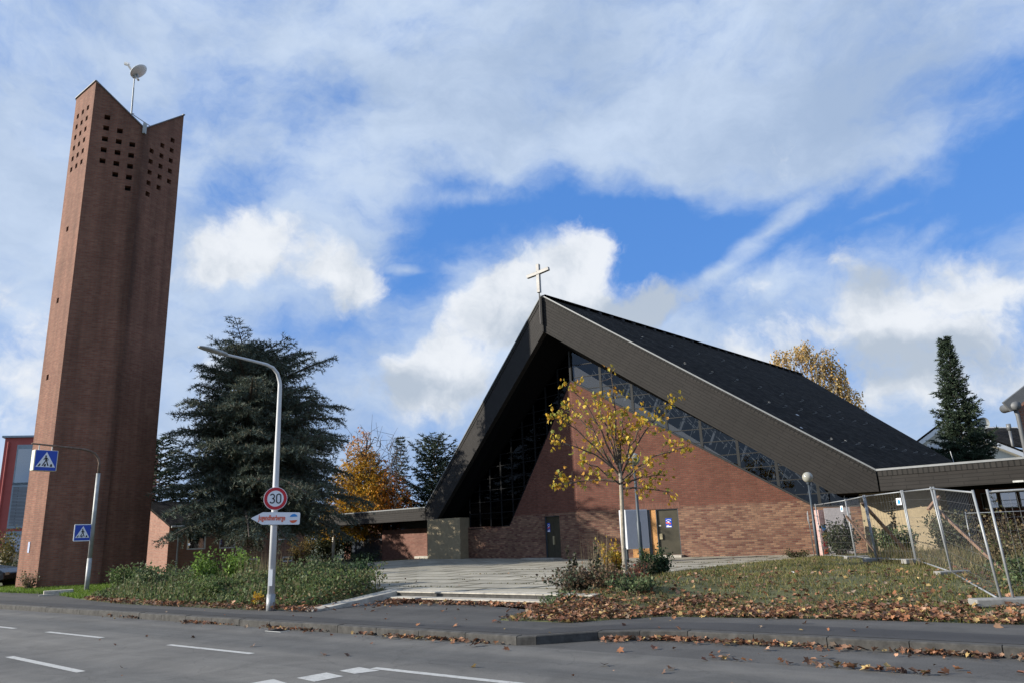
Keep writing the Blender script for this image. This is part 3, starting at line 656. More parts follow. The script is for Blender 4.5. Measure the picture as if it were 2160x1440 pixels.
# doors
def wpt(w, n, u, z, d): return w*u+Vector((0, 0, z))+n*d
def panel(w, n, u0, z0, u1, z1, d0, d1): 
    b = MB(); b.prism([wpt(w, n, u0, z0, d0), wpt(w, n, u1, z0, d0), wpt(w, n, u1, z1, d0), wpt(w, n, u0, z1, d0)], n*(d1-d0)); return b
def door(w, n, u0, z0, u1, z1, leaves, nm_lbl):
    dd = panel(w, n, u0+.03, z0, u1-.03, z1-.03, -.16, -.10)
    if leaves == 2:
        mid = (u0+u1)/2; dd = panel(w, n, u0+.03, z0, mid-.006, z1-.03, -.16, -.10); e = panel(w, n, mid+.006, z0, u1-.03, z1-.03, -.16, -.10); dd.add(e.v, e.f)
    for i in range(1, 6): e = panel(w, n, u0+.04, z0+(z1-z0)*i/6-.004, u1-.04, z0+(z1-z0)*i/6+.004, -.10, -.096); dd.add(e.v, e.f)
    D = dd.build('door', M_bronze, ch)
    D['label'] = nm_lbl
    fr = MB()
    for e in (panel(w, n, u0, z0, u0+.03, z1, -.2, -.03), panel(w, n, u1-.03, z0, u1, z1, -.2, -.03), panel(w, n, u0+.03, z1-.03, u1-.03, z1, -.2, -.03)): fr.add(e.v, e.f)
    fr.build('frame', M_darkst, D)
    return D
DL = door(wl, nl, *doorL, 2, 'bronze double door with blue poster'); DR = door(wr, nr, *doorR, 1, 'bronze door with small blue poster beside chipboard')
panel(wl, nl, 1.92, 1.02, 2.02, 1.42, -.10, -.03).build('handle', M_brass, DL); panel(wr, nr, 3.82, 1.12, 3.94, 1.36, -.10, -.03).build('handle', M_brass, DR)
panel(wr, nr, 3.80, 1.68, 3.90, 1.74, -.10, -.09).build('bell_plate', M_cream, DR)
panel(wr, nr, 3.47, .46, 3.715, 2.42, -.14, -.04).build('chipboard_strip', M_osb, ch)
panel(wr, nr, 2.55, .36, 3.45, .95, .01, .03).build('chipboard_strip', M_osb, ch)
def poster(w, n, u0, z0, u1, z1, D, d=-.094):
    P = panel(w, n, u0, z0, u1, z1, d-.004, d).build('poster', M_signb, D); W, H = u1-u0, z1-z0
    a = MB(); ar = [(u0+W*(.5-k_*math.cos(math.pi*i/8)), z0+H*(.72+k_*.36*math.sin(math.pi*i/8))) for k_, rr in ((.42, range(9)), (.30, range(8, -1, -1))) for i in rr]
    a.prism([wpt(w, n, u_, z_, d) for u_, z_ in ar], n*.003); a.build('poster_print', M_signw, P)
    for (f0, g0, f1, g1) in ((.1, .04, .9, .16), (.15, .2, .5, .26), (.28, .52, .62, .66)): panel(w, n, u0+W*f0, z0+H*g0, u0+W*f1, z0+H*g1, d, d+.003).build('poster_print', M_signw, P)
    e = panel(w, n, u0+W*.08, z0+H*.42, u0+W*.42, z0+H*.58, d+.003, d+.006); f = panel(w, n, u0+W*.5, z0+H*.36, u0+W*.85, z0+H*.5, d+.003, d+.006); e.build('poster_print', M_orange, P); f.build('poster_print', M_orange, P)
poster(wr, nr, 4.12, 1.62, 4.40, 2.02, DR); poster(wl, nl, 2.26, 1.62, 2.48, 2.05, DL)
b = panel(wr, nr, 3.0, .30, 4.85, .45, 0.02, .55); b.build('door_step', M_conc, ch)
b = panel(wl, nl, 1.3, .30, 2.75, .40, 0.02, .55); f = panel(wl, nl, 2.8, .30, 4.0, .39, .02, .5); b.add(f.v, f.f); b.build('door_step', M_conc, ch)
b = panel(wr, nr, 2.0, 2.44, 4.85, 2.70, .002, .006); b.ud = (0, 0, 1); b.vd = tuple(wr)
b.build('soldier_course', coursed('soldier_brick', (.16, .062, .044), (.20, .088, .062), (.12, .08, .06), .25, .083, .010, blotch=.1), ch)
# rooftop cross
cr = empty('rooftop_cross', cw_(0, -1.95, 10.9), -AL+R(14), 'pale weathered cross on a thin mast above the church gable', 'cross')
b = MB(); b.tube([(0, 0, .45), (0, 0, 2.3)], .032, 8); b.build('mast', plain('weathered_mast', (.11, .10, .095), .7), cr)
b = MB(); b.box((-.085, -.085, 2.05), (.085, .085, 3.0)); b.box((-.085, -.085, 3.14), (.085, .085, 3.52)); b.build('upright', M_gold, cr, bevel=.012)
b = MB(); b.bar((-.62, -.02, 2.98), (-.02, -.02, 3.05), .17, .17); b.bar((-.03, -.02, 3.05), (.62, -.02, 3.16), .17, .17); b.build('crossbar', M_gold, cr, bevel=.012)

# wings with flat roofs
wg = empty('side_wing', cw_(13.3, 1.24, 0), -AL, 'low flat roofed wing right of the church with shingled fascia', 'building')
def wbox(o, x0, y0, z0, x1, y1, z1, nm, mt, ud=None, vd=None): b = MB(ud, vd); b.box((x0, y0, z0), (x1, y1, z1)); return b.build(nm, mt, o)
wbox(wg, .0, 0, 1.36+1.24, 9, .25, 3.13, 'fascia', M_fascia, (1, 0, 0), (0, 0, 1))
wbox(wg, .0, -.025, 3.13, 9, .25, 3.32, 'fascia_rim', M_rim, (1, 0, 0), (0, 0, 1))
b = MB(); b.bar((-.02, .0, 3.36), (9, .0, 3.36), .12, .07); b.build('edge_trim', M_trim, wg)
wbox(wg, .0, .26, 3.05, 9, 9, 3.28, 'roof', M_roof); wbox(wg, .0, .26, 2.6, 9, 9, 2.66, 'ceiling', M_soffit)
wbox(wg, 1.55, 4.6, .2, 9, 4.9, 2.595, 'wall', M_brick_dark)
for i in range(5): 
    w_ = wbox(wg, 2.0+.62*i, 4.55, 1.85, 2.56+.62*i, 4.595, 2.45, 'window', M_galvd); wbox(w_, 2.04+.62*i, 4.54, 1.89, 2.52+.62*i, 4.549, 2.41, 'pane', M_glass)
wbox(wg, 4.1, -.06, 2.61, 4.4, -.005, 2.67, 'lamp_bracket', M_galvd)
lw = empty('side_wing', cw_(-13.3, 1.24, 0), -AL, 'low flat roofed passage wing left of the church behind the cedar boughs', 'building')
wbox(lw, -12.2, 0, 2.6, 0, .25, 3.13, 'fascia', M_fascia, (1, 0, 0), (0, 0, 1)); wbox(lw, -12.2, -.025, 3.13, 0, .25, 3.32, 'fascia_rim', M_rim, (1, 0, 0), (0, 0, 1))
b = MB(); b.bar((-12.2, .0, 3.36), (0.02, .0, 3.36), .12, .07); b.build('edge_trim', M_trim, lw)
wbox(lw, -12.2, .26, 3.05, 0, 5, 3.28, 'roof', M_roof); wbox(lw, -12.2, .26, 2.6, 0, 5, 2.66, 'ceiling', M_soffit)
wbox(lw, -6.9, 1.6, .05, -1.9, 1.85, 2.15, 'wall', M_brick_dark); wbox(lw, -1.85, 1.7, .2, -.5, 1.8, 2.595, 'doorway', M_dark)
wbox(lw, -16.5, 4.6, .05, -10.6, 4.85, 2.9, 'wall', M_brick_dark)
wbox(lw, -2.6, 1.1, .3, -1.2, 1.6, .44, 'door_step', M_conc)
wbox(lw, -6.9, 1.62, 2.155, -6.5, 1.83, 2.595, 'window_post', M_mull); wbox(lw, -5.8, 1.62, 2.155, -5.6, 1.83, 2.595, 'window_post', M_mull); wbox(lw, -4.8, 1.60, 2.155, -1.9, 1.83, 2.59, 'panel', M_dark)
b = MB(); b.tube([(-12.0, .9, 0), (-12.0, .9, 2.6)], .11, 14); b.build('column', M_offw, lw, smooth=True)
gt = empty('metal_gate', cw_(-22.4, 3.4, .1), -AL, 'dark vertical bar gate under the passage roof', 'gate')
b = MB(); b.bar((-2.4, 0, .12), (2.3, 0, .12), .05, .05); b.bar((-2.4, 0, 1.75), (2.3, 0, 1.75), .05, .05); b.build('rail', M_darkst, gt)
b = MB()
for i in range(40): b.bar((-2.38+.12*i, 0, .05), (-2.38+.12*i, 0, 1.85), .03, .03)
b.build('bars', M_darkst, gt); wbox(gt, -2.4, .06, .15, -1.3, .1, 1.75, 'sheet', plain('dark_blue_sheet', (.02, .035, .07), .6))

# brick annex behind the cedar
an = empty('brick_annex', cw_(-21.34, -10.91, 0), -AL, 'gabled brick annex with white framed windows behind the cedar', 'building')
b = MB()
hol = [rect(1.05, 1.40, 2.15, 2.5), rect(2.95, 1.39, 3.95, 2.42), rect(6.7, 1.75, 7.4, 2.5), rect(4.7, .42, 5.4, .74), rect(7.05, .42, 7.75, .74)]
face_with_holes(b, lambda u, z: (0, u, z), [(0, 0), (8.6, 0), (8.6, 2.72), (0, 2.72)], hol, .16, (-1, 0, 0))
b.add([(0, 0, 0), (-9, 0, 0), (-9, 0, 2.72), (-4.5, 0, 4.15), (0, 0, 2.72)], [(4, 3, 2, 1, 0)]); b.add([(0, 8.6, 0), (-9, 8.6, 0), (-9, 8.6, 2.72), (-4.5, 8.6, 4.15), (0, 8.6, 2.72)], [(0, 1, 2, 3, 4)])
b.add([(-9, 0, 0), (-9, 8.6, 0), (-9, 8.6, 2.72), (-9, 0, 2.72)], [(0, 1, 2, 3)]); b.build('wall', M_brick_end, an)
for h in hol:
    (u0, z0), _, (u1, z1), _ = h; b = MB(); e = .07
    for lo, hi in (((-.12, u0, z0), (-.02, u1, z0+e)), ((-.12, u0, z1-e), (-.02, u1, z1)), ((-.12, u0, z0+e), (-.02, u0+e, z1-e)), ((-.12, u1-e, z0+e), (-.02, u1, z1-e))): b.box(lo, hi)
    w_ = b.build('window', M_white, an); b = MB(); b.box((-.10, u0+e, z0+e), (-.08, u1-e, z1-e)); b.build('pane', M_glass, w_)
b = MB(); 
for s_ in (1, -1):
    x1 = -4.5+s_*4.75; b.add([(-4.5, -.05, 4.25), (x1, -.05, 2.66), (x1, 8.65, 2.66), (-4.5, 8.65, 4.25), (-4.5, -.05, 4.37), (x1, -.05, 2.78), (x1, 8.65, 2.78), (-4.5, 8.65, 4.37)], [(0,1,2,3),(4,7,6,5),(0,4,5,1),(1,5,6,2),(2,6,7,3)])
b.build('roof', M_roof, an); b = MB(); b.tube([(.3, 0, 2.7), (.3, 8.6, 2.7)], .06, 8); b.tube([(.09, .5, 0.1), (.09, .5, 2.68)], .045, 8); b.build('gutter', M_galvd, an)
wbox(an, -8.9, .1, 0, -.3, 8.5, 2.6, 'interior', M_dark)

# ------------------------------------------------------------ tower
TV = dict(a=(-21.986, 33.361), b=(-20.161, 31.926), c=(-18.110, 33.017), d=(-17.236, 35.181))
tw = empty('bell_tower', (-19.61, 34.27, 0), 0, 'tall hexagonal brick bell tower with zigzag top and square sound holes', 'tower')
tox, toy = -19.61, 34.27
P6 = [Vector((TV[k_][0]-tox, TV[k_][1]-toy, 0)) for k_ in 'abcd']
P6 += [-P6[1], -P6[2]]
cen = (P6[0]+P6[3])/2; P6[4] = cen*2-P6[1]; P6[5] = cen*2-P6[2]
TZ = [24.1, 24.1, 22.02, 24.1, 24.1, 22.02]
HS = .127
COLS_A = [(.65, 22.25), (1.25, 21.64), (1.85, 21.02)]; COLS_B = [(.54, 21.04), (1.15, 21.66), (1.75, 22.27)]
b = MB()
for i in range(6):
    p, q = P6[i], P6[(i+1) % 6]; W = (q-p).length; d = (q-p)/W; n_ = Vector((d[1], -d[0], 0))
    n_ = n_ if n_.dot(p-cen) > 0 else -n_
    hs = []
    if i == 1: hs = [(u, z-.595*j) for u, z in COLS_A for j in range(5)]
    elif i == 2: hs = [(u, z-.595*j) for u, z in COLS_B for j in range(5)]
    elif i == 0: hs = [(u, 22.9-.597*j) for u in (.49, 1.08, 1.67) for j in range(6)]+[(.94, 16.6), (.84, 13.0), (.74, 9.36)]
    hl = [rect(u-HS, z-HS, u+HS, z+HS) for u, z in hs]
    face_with_holes(b, lambda u, z: tuple(p+d*u+Vector((0, 0, z))), [(0, 0), (W, 0), (W, TZ[(i+1) % 6]), (0, TZ[i])], hl, .30, tuple(-n_))
for i in range(6):
    b.poly(P6[i]+Vector((0, 0, TZ[i]-.02)), P6[(i+1) % 6]+Vector((0, 0, TZ[(i+1) % 6]-.02)), cen+Vector((0, 0, 22.2)))
b.build('brick_shaft', M_tower, tw)
b = MB(); b.prism([cen+(p-cen)*.80 for p in P6], (0, 0, 21.5)); b.build('inner_core', M_dark, tw)
b = MB()
for i in range(6):
    p, q = cen+(P6[i]-cen)*1.005, cen+(P6[(i+1) % 6]-cen)*1.005
    b.bar(p+Vector((0, 0, TZ[i]+.03)), q+Vector((0, 0, TZ[(i+1) % 6]+.02)), .11, .045)
b.build('coping', plain('dull_zinc', (.16, .16, .16), .6, .2), tw)
sp_ = cen+(P6[2]-cen)*1.02
b = MB(); b.box((sp_[0]-.06, sp_[1]-.10, 21.72), (sp_[0]+.06, sp_[1]+.06, 22.3)); b.build('rain_spout', M_galvd, tw)
q0 = P6[0].lerp(P6[1], .45); n0 = (P6[1]-P6[0]).normalized(); no = Vector((n0[1], -n0[0], 0)); no = no if no.dot(q0-cen) > 0 else -no
b = MB(); b.prism([q0+no*.01-n0*.10+Vector((0, 0, 1.6)), q0+no*.01+n0*.10+Vector((0, 0, 1.6)), q0+no*.01+n0*.10+Vector((0, 0, 2.05)), q0+no*.01-n0*.10+Vector((0, 0, 2.05))], no*.012); b.build('notice', plain('faded_blue_print', (.34, .38, .50), .6, var=.5, scale=14), tw)
b = MB(); b.box((-.0, 0, 0), (.001, .001, .001))
da = empty('satellite_dish', (-19.34, 33.9, 22.6), 0, 'white satellite dish on a steel mast above the tower', 'satellite dish')
b = MB(); b.tube([(0, 0, 0), (-.05, 0, 2.4)], [.045, .04], 10); b.tube([(-.05, 0, 2.4), (-.06, 0, 3.15)], .03, 8); b.build('mast', M_galvd, da)
b = MB(); b.tube([(.02, 0, .85), (.78, .6, .42)], .02, 6); b.tube([(-.2, 0, .95), (.12, 0, .85)], .02, 6); b.build('stay', M_galvd, da)
ax = Vector((-.62, -.10, .78)).normalized(); e1 = ax.orthogonal().normalized(); e2 = ax.cross(e1); dc = Vector((.18, 0, 3.32))
b = MB(); vs2 = [dc]; fs2 = []; NR, NA = 5, 28
for i in range(1, NR+1):
    rr = .46*i/NR
    for j in range(NA): vs2.append(dc+e1*rr*math.cos(2*math.pi*j/NA)+e2*rr*math.sin(2*math.pi*j/NA)+ax*(.10*(i/NR)**2))
for j in range(NA): fs2.append((0, 1+j, 1+(j+1) % NA))
for i in range(NR-1):
    for j in range(NA): fs2.append((1+i*NA+j, 1+(i+1)*NA+j, 1+(i+1)*NA+(j+1) % NA, 1+i*NA+(j+1) % NA))
b.add(vs2, fs2); dsh = b.build('dish', M_white, da, smooth=True); sm = dsh.modifiers.new('s', 'SOLIDIFY'); sm.thickness = .025
fe = dc+Vector((-.70, -.02, .55)); b = MB(); b.bar(dc+Vector((-.02, 0, -.46)), fe, .13, .10); b.build('feed_arm', plain('dull_white_metal', (.42, .42, .41), .6), da)
b = MB(); b.tube([fe+Vector((-.10, 0, .02)), fe+Vector((.10, 0, -.05))], .10, 10); b.build('receiver', M_white, da); b = MB(); b.box((-.15, -.06, 3.0), (.12, .06, 3.2)); b.build('bracket', M_galv, da)

# ------------------------------------------------------------ far buildings
rb = empty('red_building', (-41.88, 60, 0), 0, 'dark red rendered office block with tall blue grey windows behind the tower', 'building')
b = MB(); b.prism([(0, 0, 0), (7.4, 1.28, 0), (5, 16, 0), (-4.6, 12, 0)], (0, 0, 10.75)); b.build('wall', M_red, rb)
b = MB(); b.prism([(-.15, -.2, 10.752), (7.6, 1.2, 10.752), (5.1, 16.2, 10.752), (-4.8, 12.1, 10.752)], (0, 0, .15)); b.build('roof_edge', M_steelb, rb)
fd = Vector((14.5, 2.5, 0)).normalized(); fn = Vector((fd[1], -fd[0], 0))
sd_ = Vector((-4.6, 12, 0)).normalized(); sn = Vector((-sd_[1], sd_[0], 0))
def fpan(d, n, u0, z0, u1, z1, d0, d1): b = MB(); b.prism([d*u0+n*d0+Vector((0, 0, z0)), d*u1+n*d0+Vector((0, 0, z0)), d*u1+n*d0+Vector((0, 0, z1)), d*u0+n*d0+Vector((0, 0, z1))], n*(d1-d0)); return b
blind = coursed('blind_slats', (.20, .23, .27), (.24, .27, .31), (.08, .09, .10), 3, .11, .02, rough=.5, blotch=.1)
for i in range(2):
    u0 = 1.0+3.4*i
    for (z0, z1, mt) in ((7.0, 9.8, M_glass), (3.6, 6.75, blind), (.6, 2.9, M_glass)):
        w_ = fpan(fd, fn, u0, z0-.12, u0+2.4, z1+.35, .0, .06).build('window', M_steelb, rb); fpan(fd, fn, u0+.12, z0+.08, u0+2.28, z1, .06, .075).build('pane', mt, w_)
for i in range(3):
    u0 = 1.2+3.5*i
    for (z0, z1) in ((7.2, 9.6), (3.7, 6.2), (.6, 2.8)):
        w_ = fpan(sd_, sn, u0, z0, u0+2.0, z1, 0, .06).build('window', M_white, rb); fpan(sd_, sn, u0+.12, z0+.1, u0+1.88, z1-.1, .06, .075).build('pane', M_glass, w_)
b = MB(); b.tube([(.35, -.05, .2), (.35, -.05, 10.4)], .07, 8); b.build('downpipe', M_red, rb)
for q_ in ((3, 5), (5.5, 4)): b = MB(); b.tube([(q_[0], q_[1], 10.9), (q_[0], q_[1], 13.2)], .03, 5); b.build('rooftop_rod', M_galv, rb)
gw = empty('garden_wall', (-31, 45, 0), 0, 'low white garden wall behind the parked black car', 'wall')
wbox(gw, -12, 0, 0, 2.5, .25, 1.6, 'wall_body', M_offw); wbox(gw, -12.1, -.05, 1.602, 2.6, .3, 1.68, 'coping', M_conc)
# cream houses
ho = empty('cream_house', (31.9, 55, 0), 0, 'cream gabled house with white barge boards behind the spruce', 'house')
EX = Vector((6.2, 10, 0)); LE, AP, RE = Vector((-4.2, 0, 5.73)), Vector((0, 0, 8.40)), Vector((5.75, 0, 5.78))
b = MB(); b.prism([(-3.7, 0, 0), (5.3, 0, 0), (5.3, 0, 5.9), (0, 0, 8.30), (-3.7, 0, 5.93)], EX); b.build('wall', M_offw, ho)
b = MB()
for e_ in (LE, RE): b.prism([AP+Vector((0, -.25, .02)), e_+Vector((0, -.25, .02)), e_+Vector((0, -.25, .17)), AP+Vector((0, -.25, .17))], EX+Vector((0, .5, 0)))
b.build('roof', M_roof, ho)
b = MB()
for e_ in (LE, RE): b.prism([AP+Vector((0, -.27, .0)), e_+Vector((0, -.27, .0)), e_+Vector((0, -.27, -.34)), AP+Vector((0, -.27, -.36))], (0, .05, 0))
b.build('barge_board', M_white, ho)
w_ = wbox(ho, -1.45, -.06, 4.9, -.42, -.005, 6.88, 'window', M_white); wbox(w_, -1.30, -.075, 5.05, -.57, -.062, 6.72, 'pane', M_glass)
hb = empty('cream_house', (37.0, 60, 0), 0, 'cream house with dark slate roof and steel flue at the right', 'house')
b = MB(); b.prism([(0, 0, 0), (5.2, 0, 0), (5.2, 0, 6.35), (0, 0, 7.35)], (3, 7, 0)); b.build('wall', M_offw, hb)
b = MB(); b.add([(-.3, -.3, 7.45), (5.4, -.3, 6.35), (8.2, 6.5, 8.95), (2.6, 6.5, 9.15), (-.3, -.3, 7.6), (5.4, -.3, 6.5), (8.2, 6.5, 9.1), (2.6, 6.5, 9.3)], [(0,1,2,3),(4,7,6,5),(0,4,5,1),(1,5,6,2),(2,6,7,3),(3,7,4,0)]); b.build('roof', M_roof, hb)
b = MB(); b.bar((2.6, 6.5, 9.33), (8.2, 6.5, 9.13), .2, .10); b.build('ridge_board', M_white, hb)
b = MB(); b.tube([(1.92, -2+.2, 6.0), (1.92, -1.8, 8.0)], .10, 12); b.tube([(1.92, -1.8, 8.0), (1.92, -1.8, 8.5)], .17, 12); b.build('flue', plain('grey_flue', (.16, .165, .17), .5, .3), hb, smooth=True)
b = MB(); b.tube([(3.0, 3, 7.5), (3.0, 3, 9.2)], .03, 6); b.lathe([(0, 0), (.3, .03), (.5, .14)], 20, (0, 0, 0)); 
b.v = [p if i_ < 12 else (3.0+p[0], 3-p[2], 9.2+p[1]) for i_, p in enumerate(b.v)]; b.build('dish', M_galvd, hb)
M_dz = plain('dull_downpipe', (.13, .135, .14), .6, .2)
bh = empty('brick_house', (13.69, 20, .3), 0, 'brick house corner with grey gutter and downpipe at the right edge', 'house')
b = MB(); b.add([(0, 0, 0), (5, -.8, 0), (5, -.8, 6.4), (2.6, -.42, 6.1), (0, 0, 4.3), (1.25, 1.6, 0), (5, 1, 0), (5, 1, 6.4), (1.25, 1.6, 4.3)], [(0,1,2,3,4), (0,4,8,5), (5,8,7,6), (4,3,2,7,8)]); b.build('wall', M_brick_end, bh)
b = MB(); b.bar((-.35, -.13, 4.15), (2.7, -.6, 6.25), .30, .09, up=(0, 1, 0)); b.build('barge_board', M_dz, bh)
b = MB(); b.tube([(-.16, -.28, 4.16), (-.12, .35, 4.16)], .115, 14); b.build('gutter', M_dz, bh, smooth=True)
b = MB(); b.tube([(-.10, -.08, 4.1), (-.06, -.08, 3.9), (-.06, -.08, 0)], .055, 12); b.build('downpipe', M_dz, bh, smooth=True)

# ------------------------------------------------------------ parked car
car = empty('parked_car', (-25.0, 34.7, .06), 0, 'black parked car half hidden by the tower foot', 'car')
prof = [(-2.15, .45), (-2.2, .75), (-2.0, .98), (-1.55, 1.05), (-1.0, 1.42), (.1, 1.46), (.85, 1.05), (1.75, .90), (2.1, .72), (2.14, .42), (1.8, .30), (-1.8, .30)]
b = MB(); n = len(prof)
for y, k_ in ((-.86, .93), (-.80, 1.0), (.80, 1.0), (.86, .93)): b.v += [(x*(.985 if k_ < 1 else 1), y*(1 if z < 1 else .86), .3+(z-.3)*k_) for x, z in prof]
for j in range(3): b.f += [(j*n+i, j*n+(i+1) % n, (j+1)*n+(i+1) % n, (j+1)*n+i) for i in range(n)]
b.f += [tuple(range(n-1, -1, -1)), tuple(3*n+i for i in range(n))]; b.build('body', M_carp, car, bevel=.05, smooth=False)
for s_ in (-1, 1):
    b = MB(); b.prism([(-.95, s_*.79, 1.07), (.62, s_*.79, 1.07), (.05, s_*.74, 1.38), (-.85, s_*.74, 1.36)], (0, s_*.02, 0)); b.build('side_window', M_glass, car)
    for x in (-1.35, 1.35):
        b = MB(); b.tube([(x, s_*.70, .30), (x, s_*.90, .30)], .31, 20); w_ = b.build('wheel', M_rubber, car); b = MB(); b.tube([(x, s_*.895, .30), (x, s_*.915, .30)], .2, 16); b.build('rim', M_galv, w_)
    b = MB(); b.box((2.02, s_*.62-.14, .62), (2.12, s_*.62+.14, .74)); b.build('headlight', M_lamp, car)

# ------------------------------------------------------------ signs and lamps
def text_mesh(txt, size, mat, name, parent, loc, xs=1.0, bold=0.0, depth=.004):
    cu = bpy.data.curves.new(name, 'FONT'); cu.body = txt; cu.size = size; cu.align_x = 'CENTER'; cu.align_y = 'CENTER'; cu.extrude = depth; cu.offset = bold
    t_ = bpy.data.objects.new(name, cu); COL.objects.link(t_)
    me = bpy.data.meshes.new_from_object(t_.evaluated_get(bpy.context.evaluated_depsgraph_get())); bpy.data.objects.remove(t_)
    me.transform(Matrix.Diagonal((xs, 1, 1, 1))); me.transform(Matrix.Rotation(math.pi/2, 4, 'X')); me.materials.clear(); me.materials.append(mat); me.name = name
    o = bpy.data.objects.new(name, me); COL.objects.link(o); o.parent = parent; o.location = loc; return o
def disc(mb, r0, r1, y, dy, n=48):
    for i in range(n):
        a0, a1 = 2*math.pi*i/n, 2*math.pi*(i+1)/n
        q = [(r*math.cos(t_), y, r*math.sin(t_)) for r, t_ in ((r0, a0), (r1, a0), (r1, a1), (r0, a1))]
        if r0 == 0: q = [(0, y, 0), q[1], q[2]]
        mb.prism(q, (0, dy, 0))
PB = (-5.81, 17.91, .12)
sl = empty('street_lamp', PB, 0, 'tall white street lamp with long arm beside the forecourt', 'street lamp')
def armp(s_, z): return (-.592*s_, -.806*s_, z-.12)
b = MB(); b.tube([(0, 0, -.1), (0, 0, .36)], .098, 16); b.build('base_sleeve', M_galv, sl, smooth=True)
b = MB(); b.tube([(0, 0, .35), (0, 0, 2.6), (0, 0, 5.3), armp(.02, 5.52), armp(.09, 5.70), armp(.22, 5.82), armp(.42, 5.875), armp(.8, 5.90), armp(1.25, 5.925), armp(1.64, 5.94)], [.082, .072, .050, .047, .043, .040, .037, .033, .029, .027], 16); b.build('pole', plain('grey_white_paint', (.56, .57, .58), .5, var=.06), sl, smooth=True)
hd = MB(); prof = [(1.50, .05, .045), (1.62, .085, .05), (1.80, .12, .05), (2.02, .125, .045), (2.16, .10, .03), (2.22, .05, .015)]
side = Vector((.806, -.592, 0)); dr = Vector((-.592, -.806, .0)); rings = []
for s_, hw, hh in prof:
    c_ = Vector(armp(s_, 5.94+.075*(s_-1.6)*1.3)); rings.append([c_+side*hw*math.cos(t_)+Vector((0, 0, hh*math.sin(t_)*(1.2 if math.sin(t_) > 0 else .8))) for t_ in [2*math.pi*j/12 for j in range(12)]])
vs2 = [p for r_ in rings for p in r_]; hd.add(vs2, [(i*12+j, i*12+(j+1) % 12, (i+1)*12+(j+1) % 12, (i+1)*12+j) for i in range(5) for j in range(12)]+[tuple(range(12)), tuple(range(71, 59, -1))]); hd.build('lamp_head', M_galvd, sl, smooth=True)
b = MB(); b.box((-.045, -.1, .55), (.045, -.075, .9)); b.build('service_door', M_white, sl)
RZ = .40
s30 = empty('speed_limit_sign', (PB[0], PB[1], 2.65), RZ, 'round white and red speed limit sign reading 30', 'road sign')
b = MB(); disc(b, 0, .27, -.10, .012); b.build('plate', M_signw, s30); b = MB(); disc(b, .188, .258, -.104, .004); b.build('red_ring', M_signr, s30)
def ribbon(pts, w, y, dy):
    b = MB()
    for i in range(len(pts)-1):
        a = Vector((pts[i][0], y, pts[i][1])); c_ = Vector((pts[i+1][0], y, pts[i+1][1])); d = (c_-a).normalized(); n_ = Vector((-d[2], 0, d[0]))*w/2; ex = d*w*.18
        b.prism([a-ex-n_, c_+ex-n_, c_+ex+n_, a-ex+n_], (0, dy*(1+.01*(i % 2)), 0))
    return b
arc = lambda cx, cy, rx, ry, a0, a1, n=12: [(cx+rx*math.cos(R(a0+(a1-a0)*i/n)), cy+ry*math.sin(R(a0+(a1-a0)*i/n))) for i in range(n+1)]
three = arc(-.075, .052, .047, .050, 150, -85)+arc(-.075, -.05, .052, .052, 85, -150)
zero = arc(.072, .05, .048, .055, 0, 180)+arc(.072, -.05, .048, .055, 180, 360)+[(.12, .05)]
ribbon(three, .026, -.105, -.003).build('digit', M_black, s30); ribbon(zero, .026, -.105, -.003).build('digit', M_black, s30)
b = MB(); b.box((-.10, -.095, -.03), (.10, .10, .03)); b.build('clamp', M_galv, s30)
arw = empty('direction_sign', (PB[0], PB[1], 2.19), RZ, 'white arrow sign reading Jugendherberge pointing left', 'road sign'); arw.rotation_euler = (0, R(1.6), RZ)
b = MB(); out_ = [(-.53, 0), (-.50, .022), (-.29, .135), (-.26, .142)]+arc(.545, .107, .035, .035, 90, 0, 6)+arc(.545, -.107, .035, .035, 0, -90, 6)+[(-.26, -.142), (-.29, -.135), (-.50, -.022)]
b.prism([(x, -.10, z) for x, z in out_[::-1]], (0, .014, 0)); b.build('plate', M_signw, arw)
text_mesh('Jugendherberge', .165, M_orange, 'lettering', arw, (-.06, -.104, .01), xs=.58, bold=.004)
for nm, mt, sgn in (('emblem_half', M_cyan, 1), ('emblem_half', M_orange, -1)):
    seg = [(.43+.092*math.cos(R(a_)), .092*math.sin(R(a_))) for a_ in range(18 if sgn > 0 else 198, 163 if sgn > 0 else 343, 8)]
    tilt = R(14); b = MB(); b.prism([(x+ (0), -.103, z+ sgn*.012+.06*(x-.43)) for x, z in seg], (0, -.004, 0)); b.build(nm, mt, arw)
b = MB(); b.box((-.09, -.085, -.145), (.09, .10, .145)); b.build('clamp', M_galv, arw)
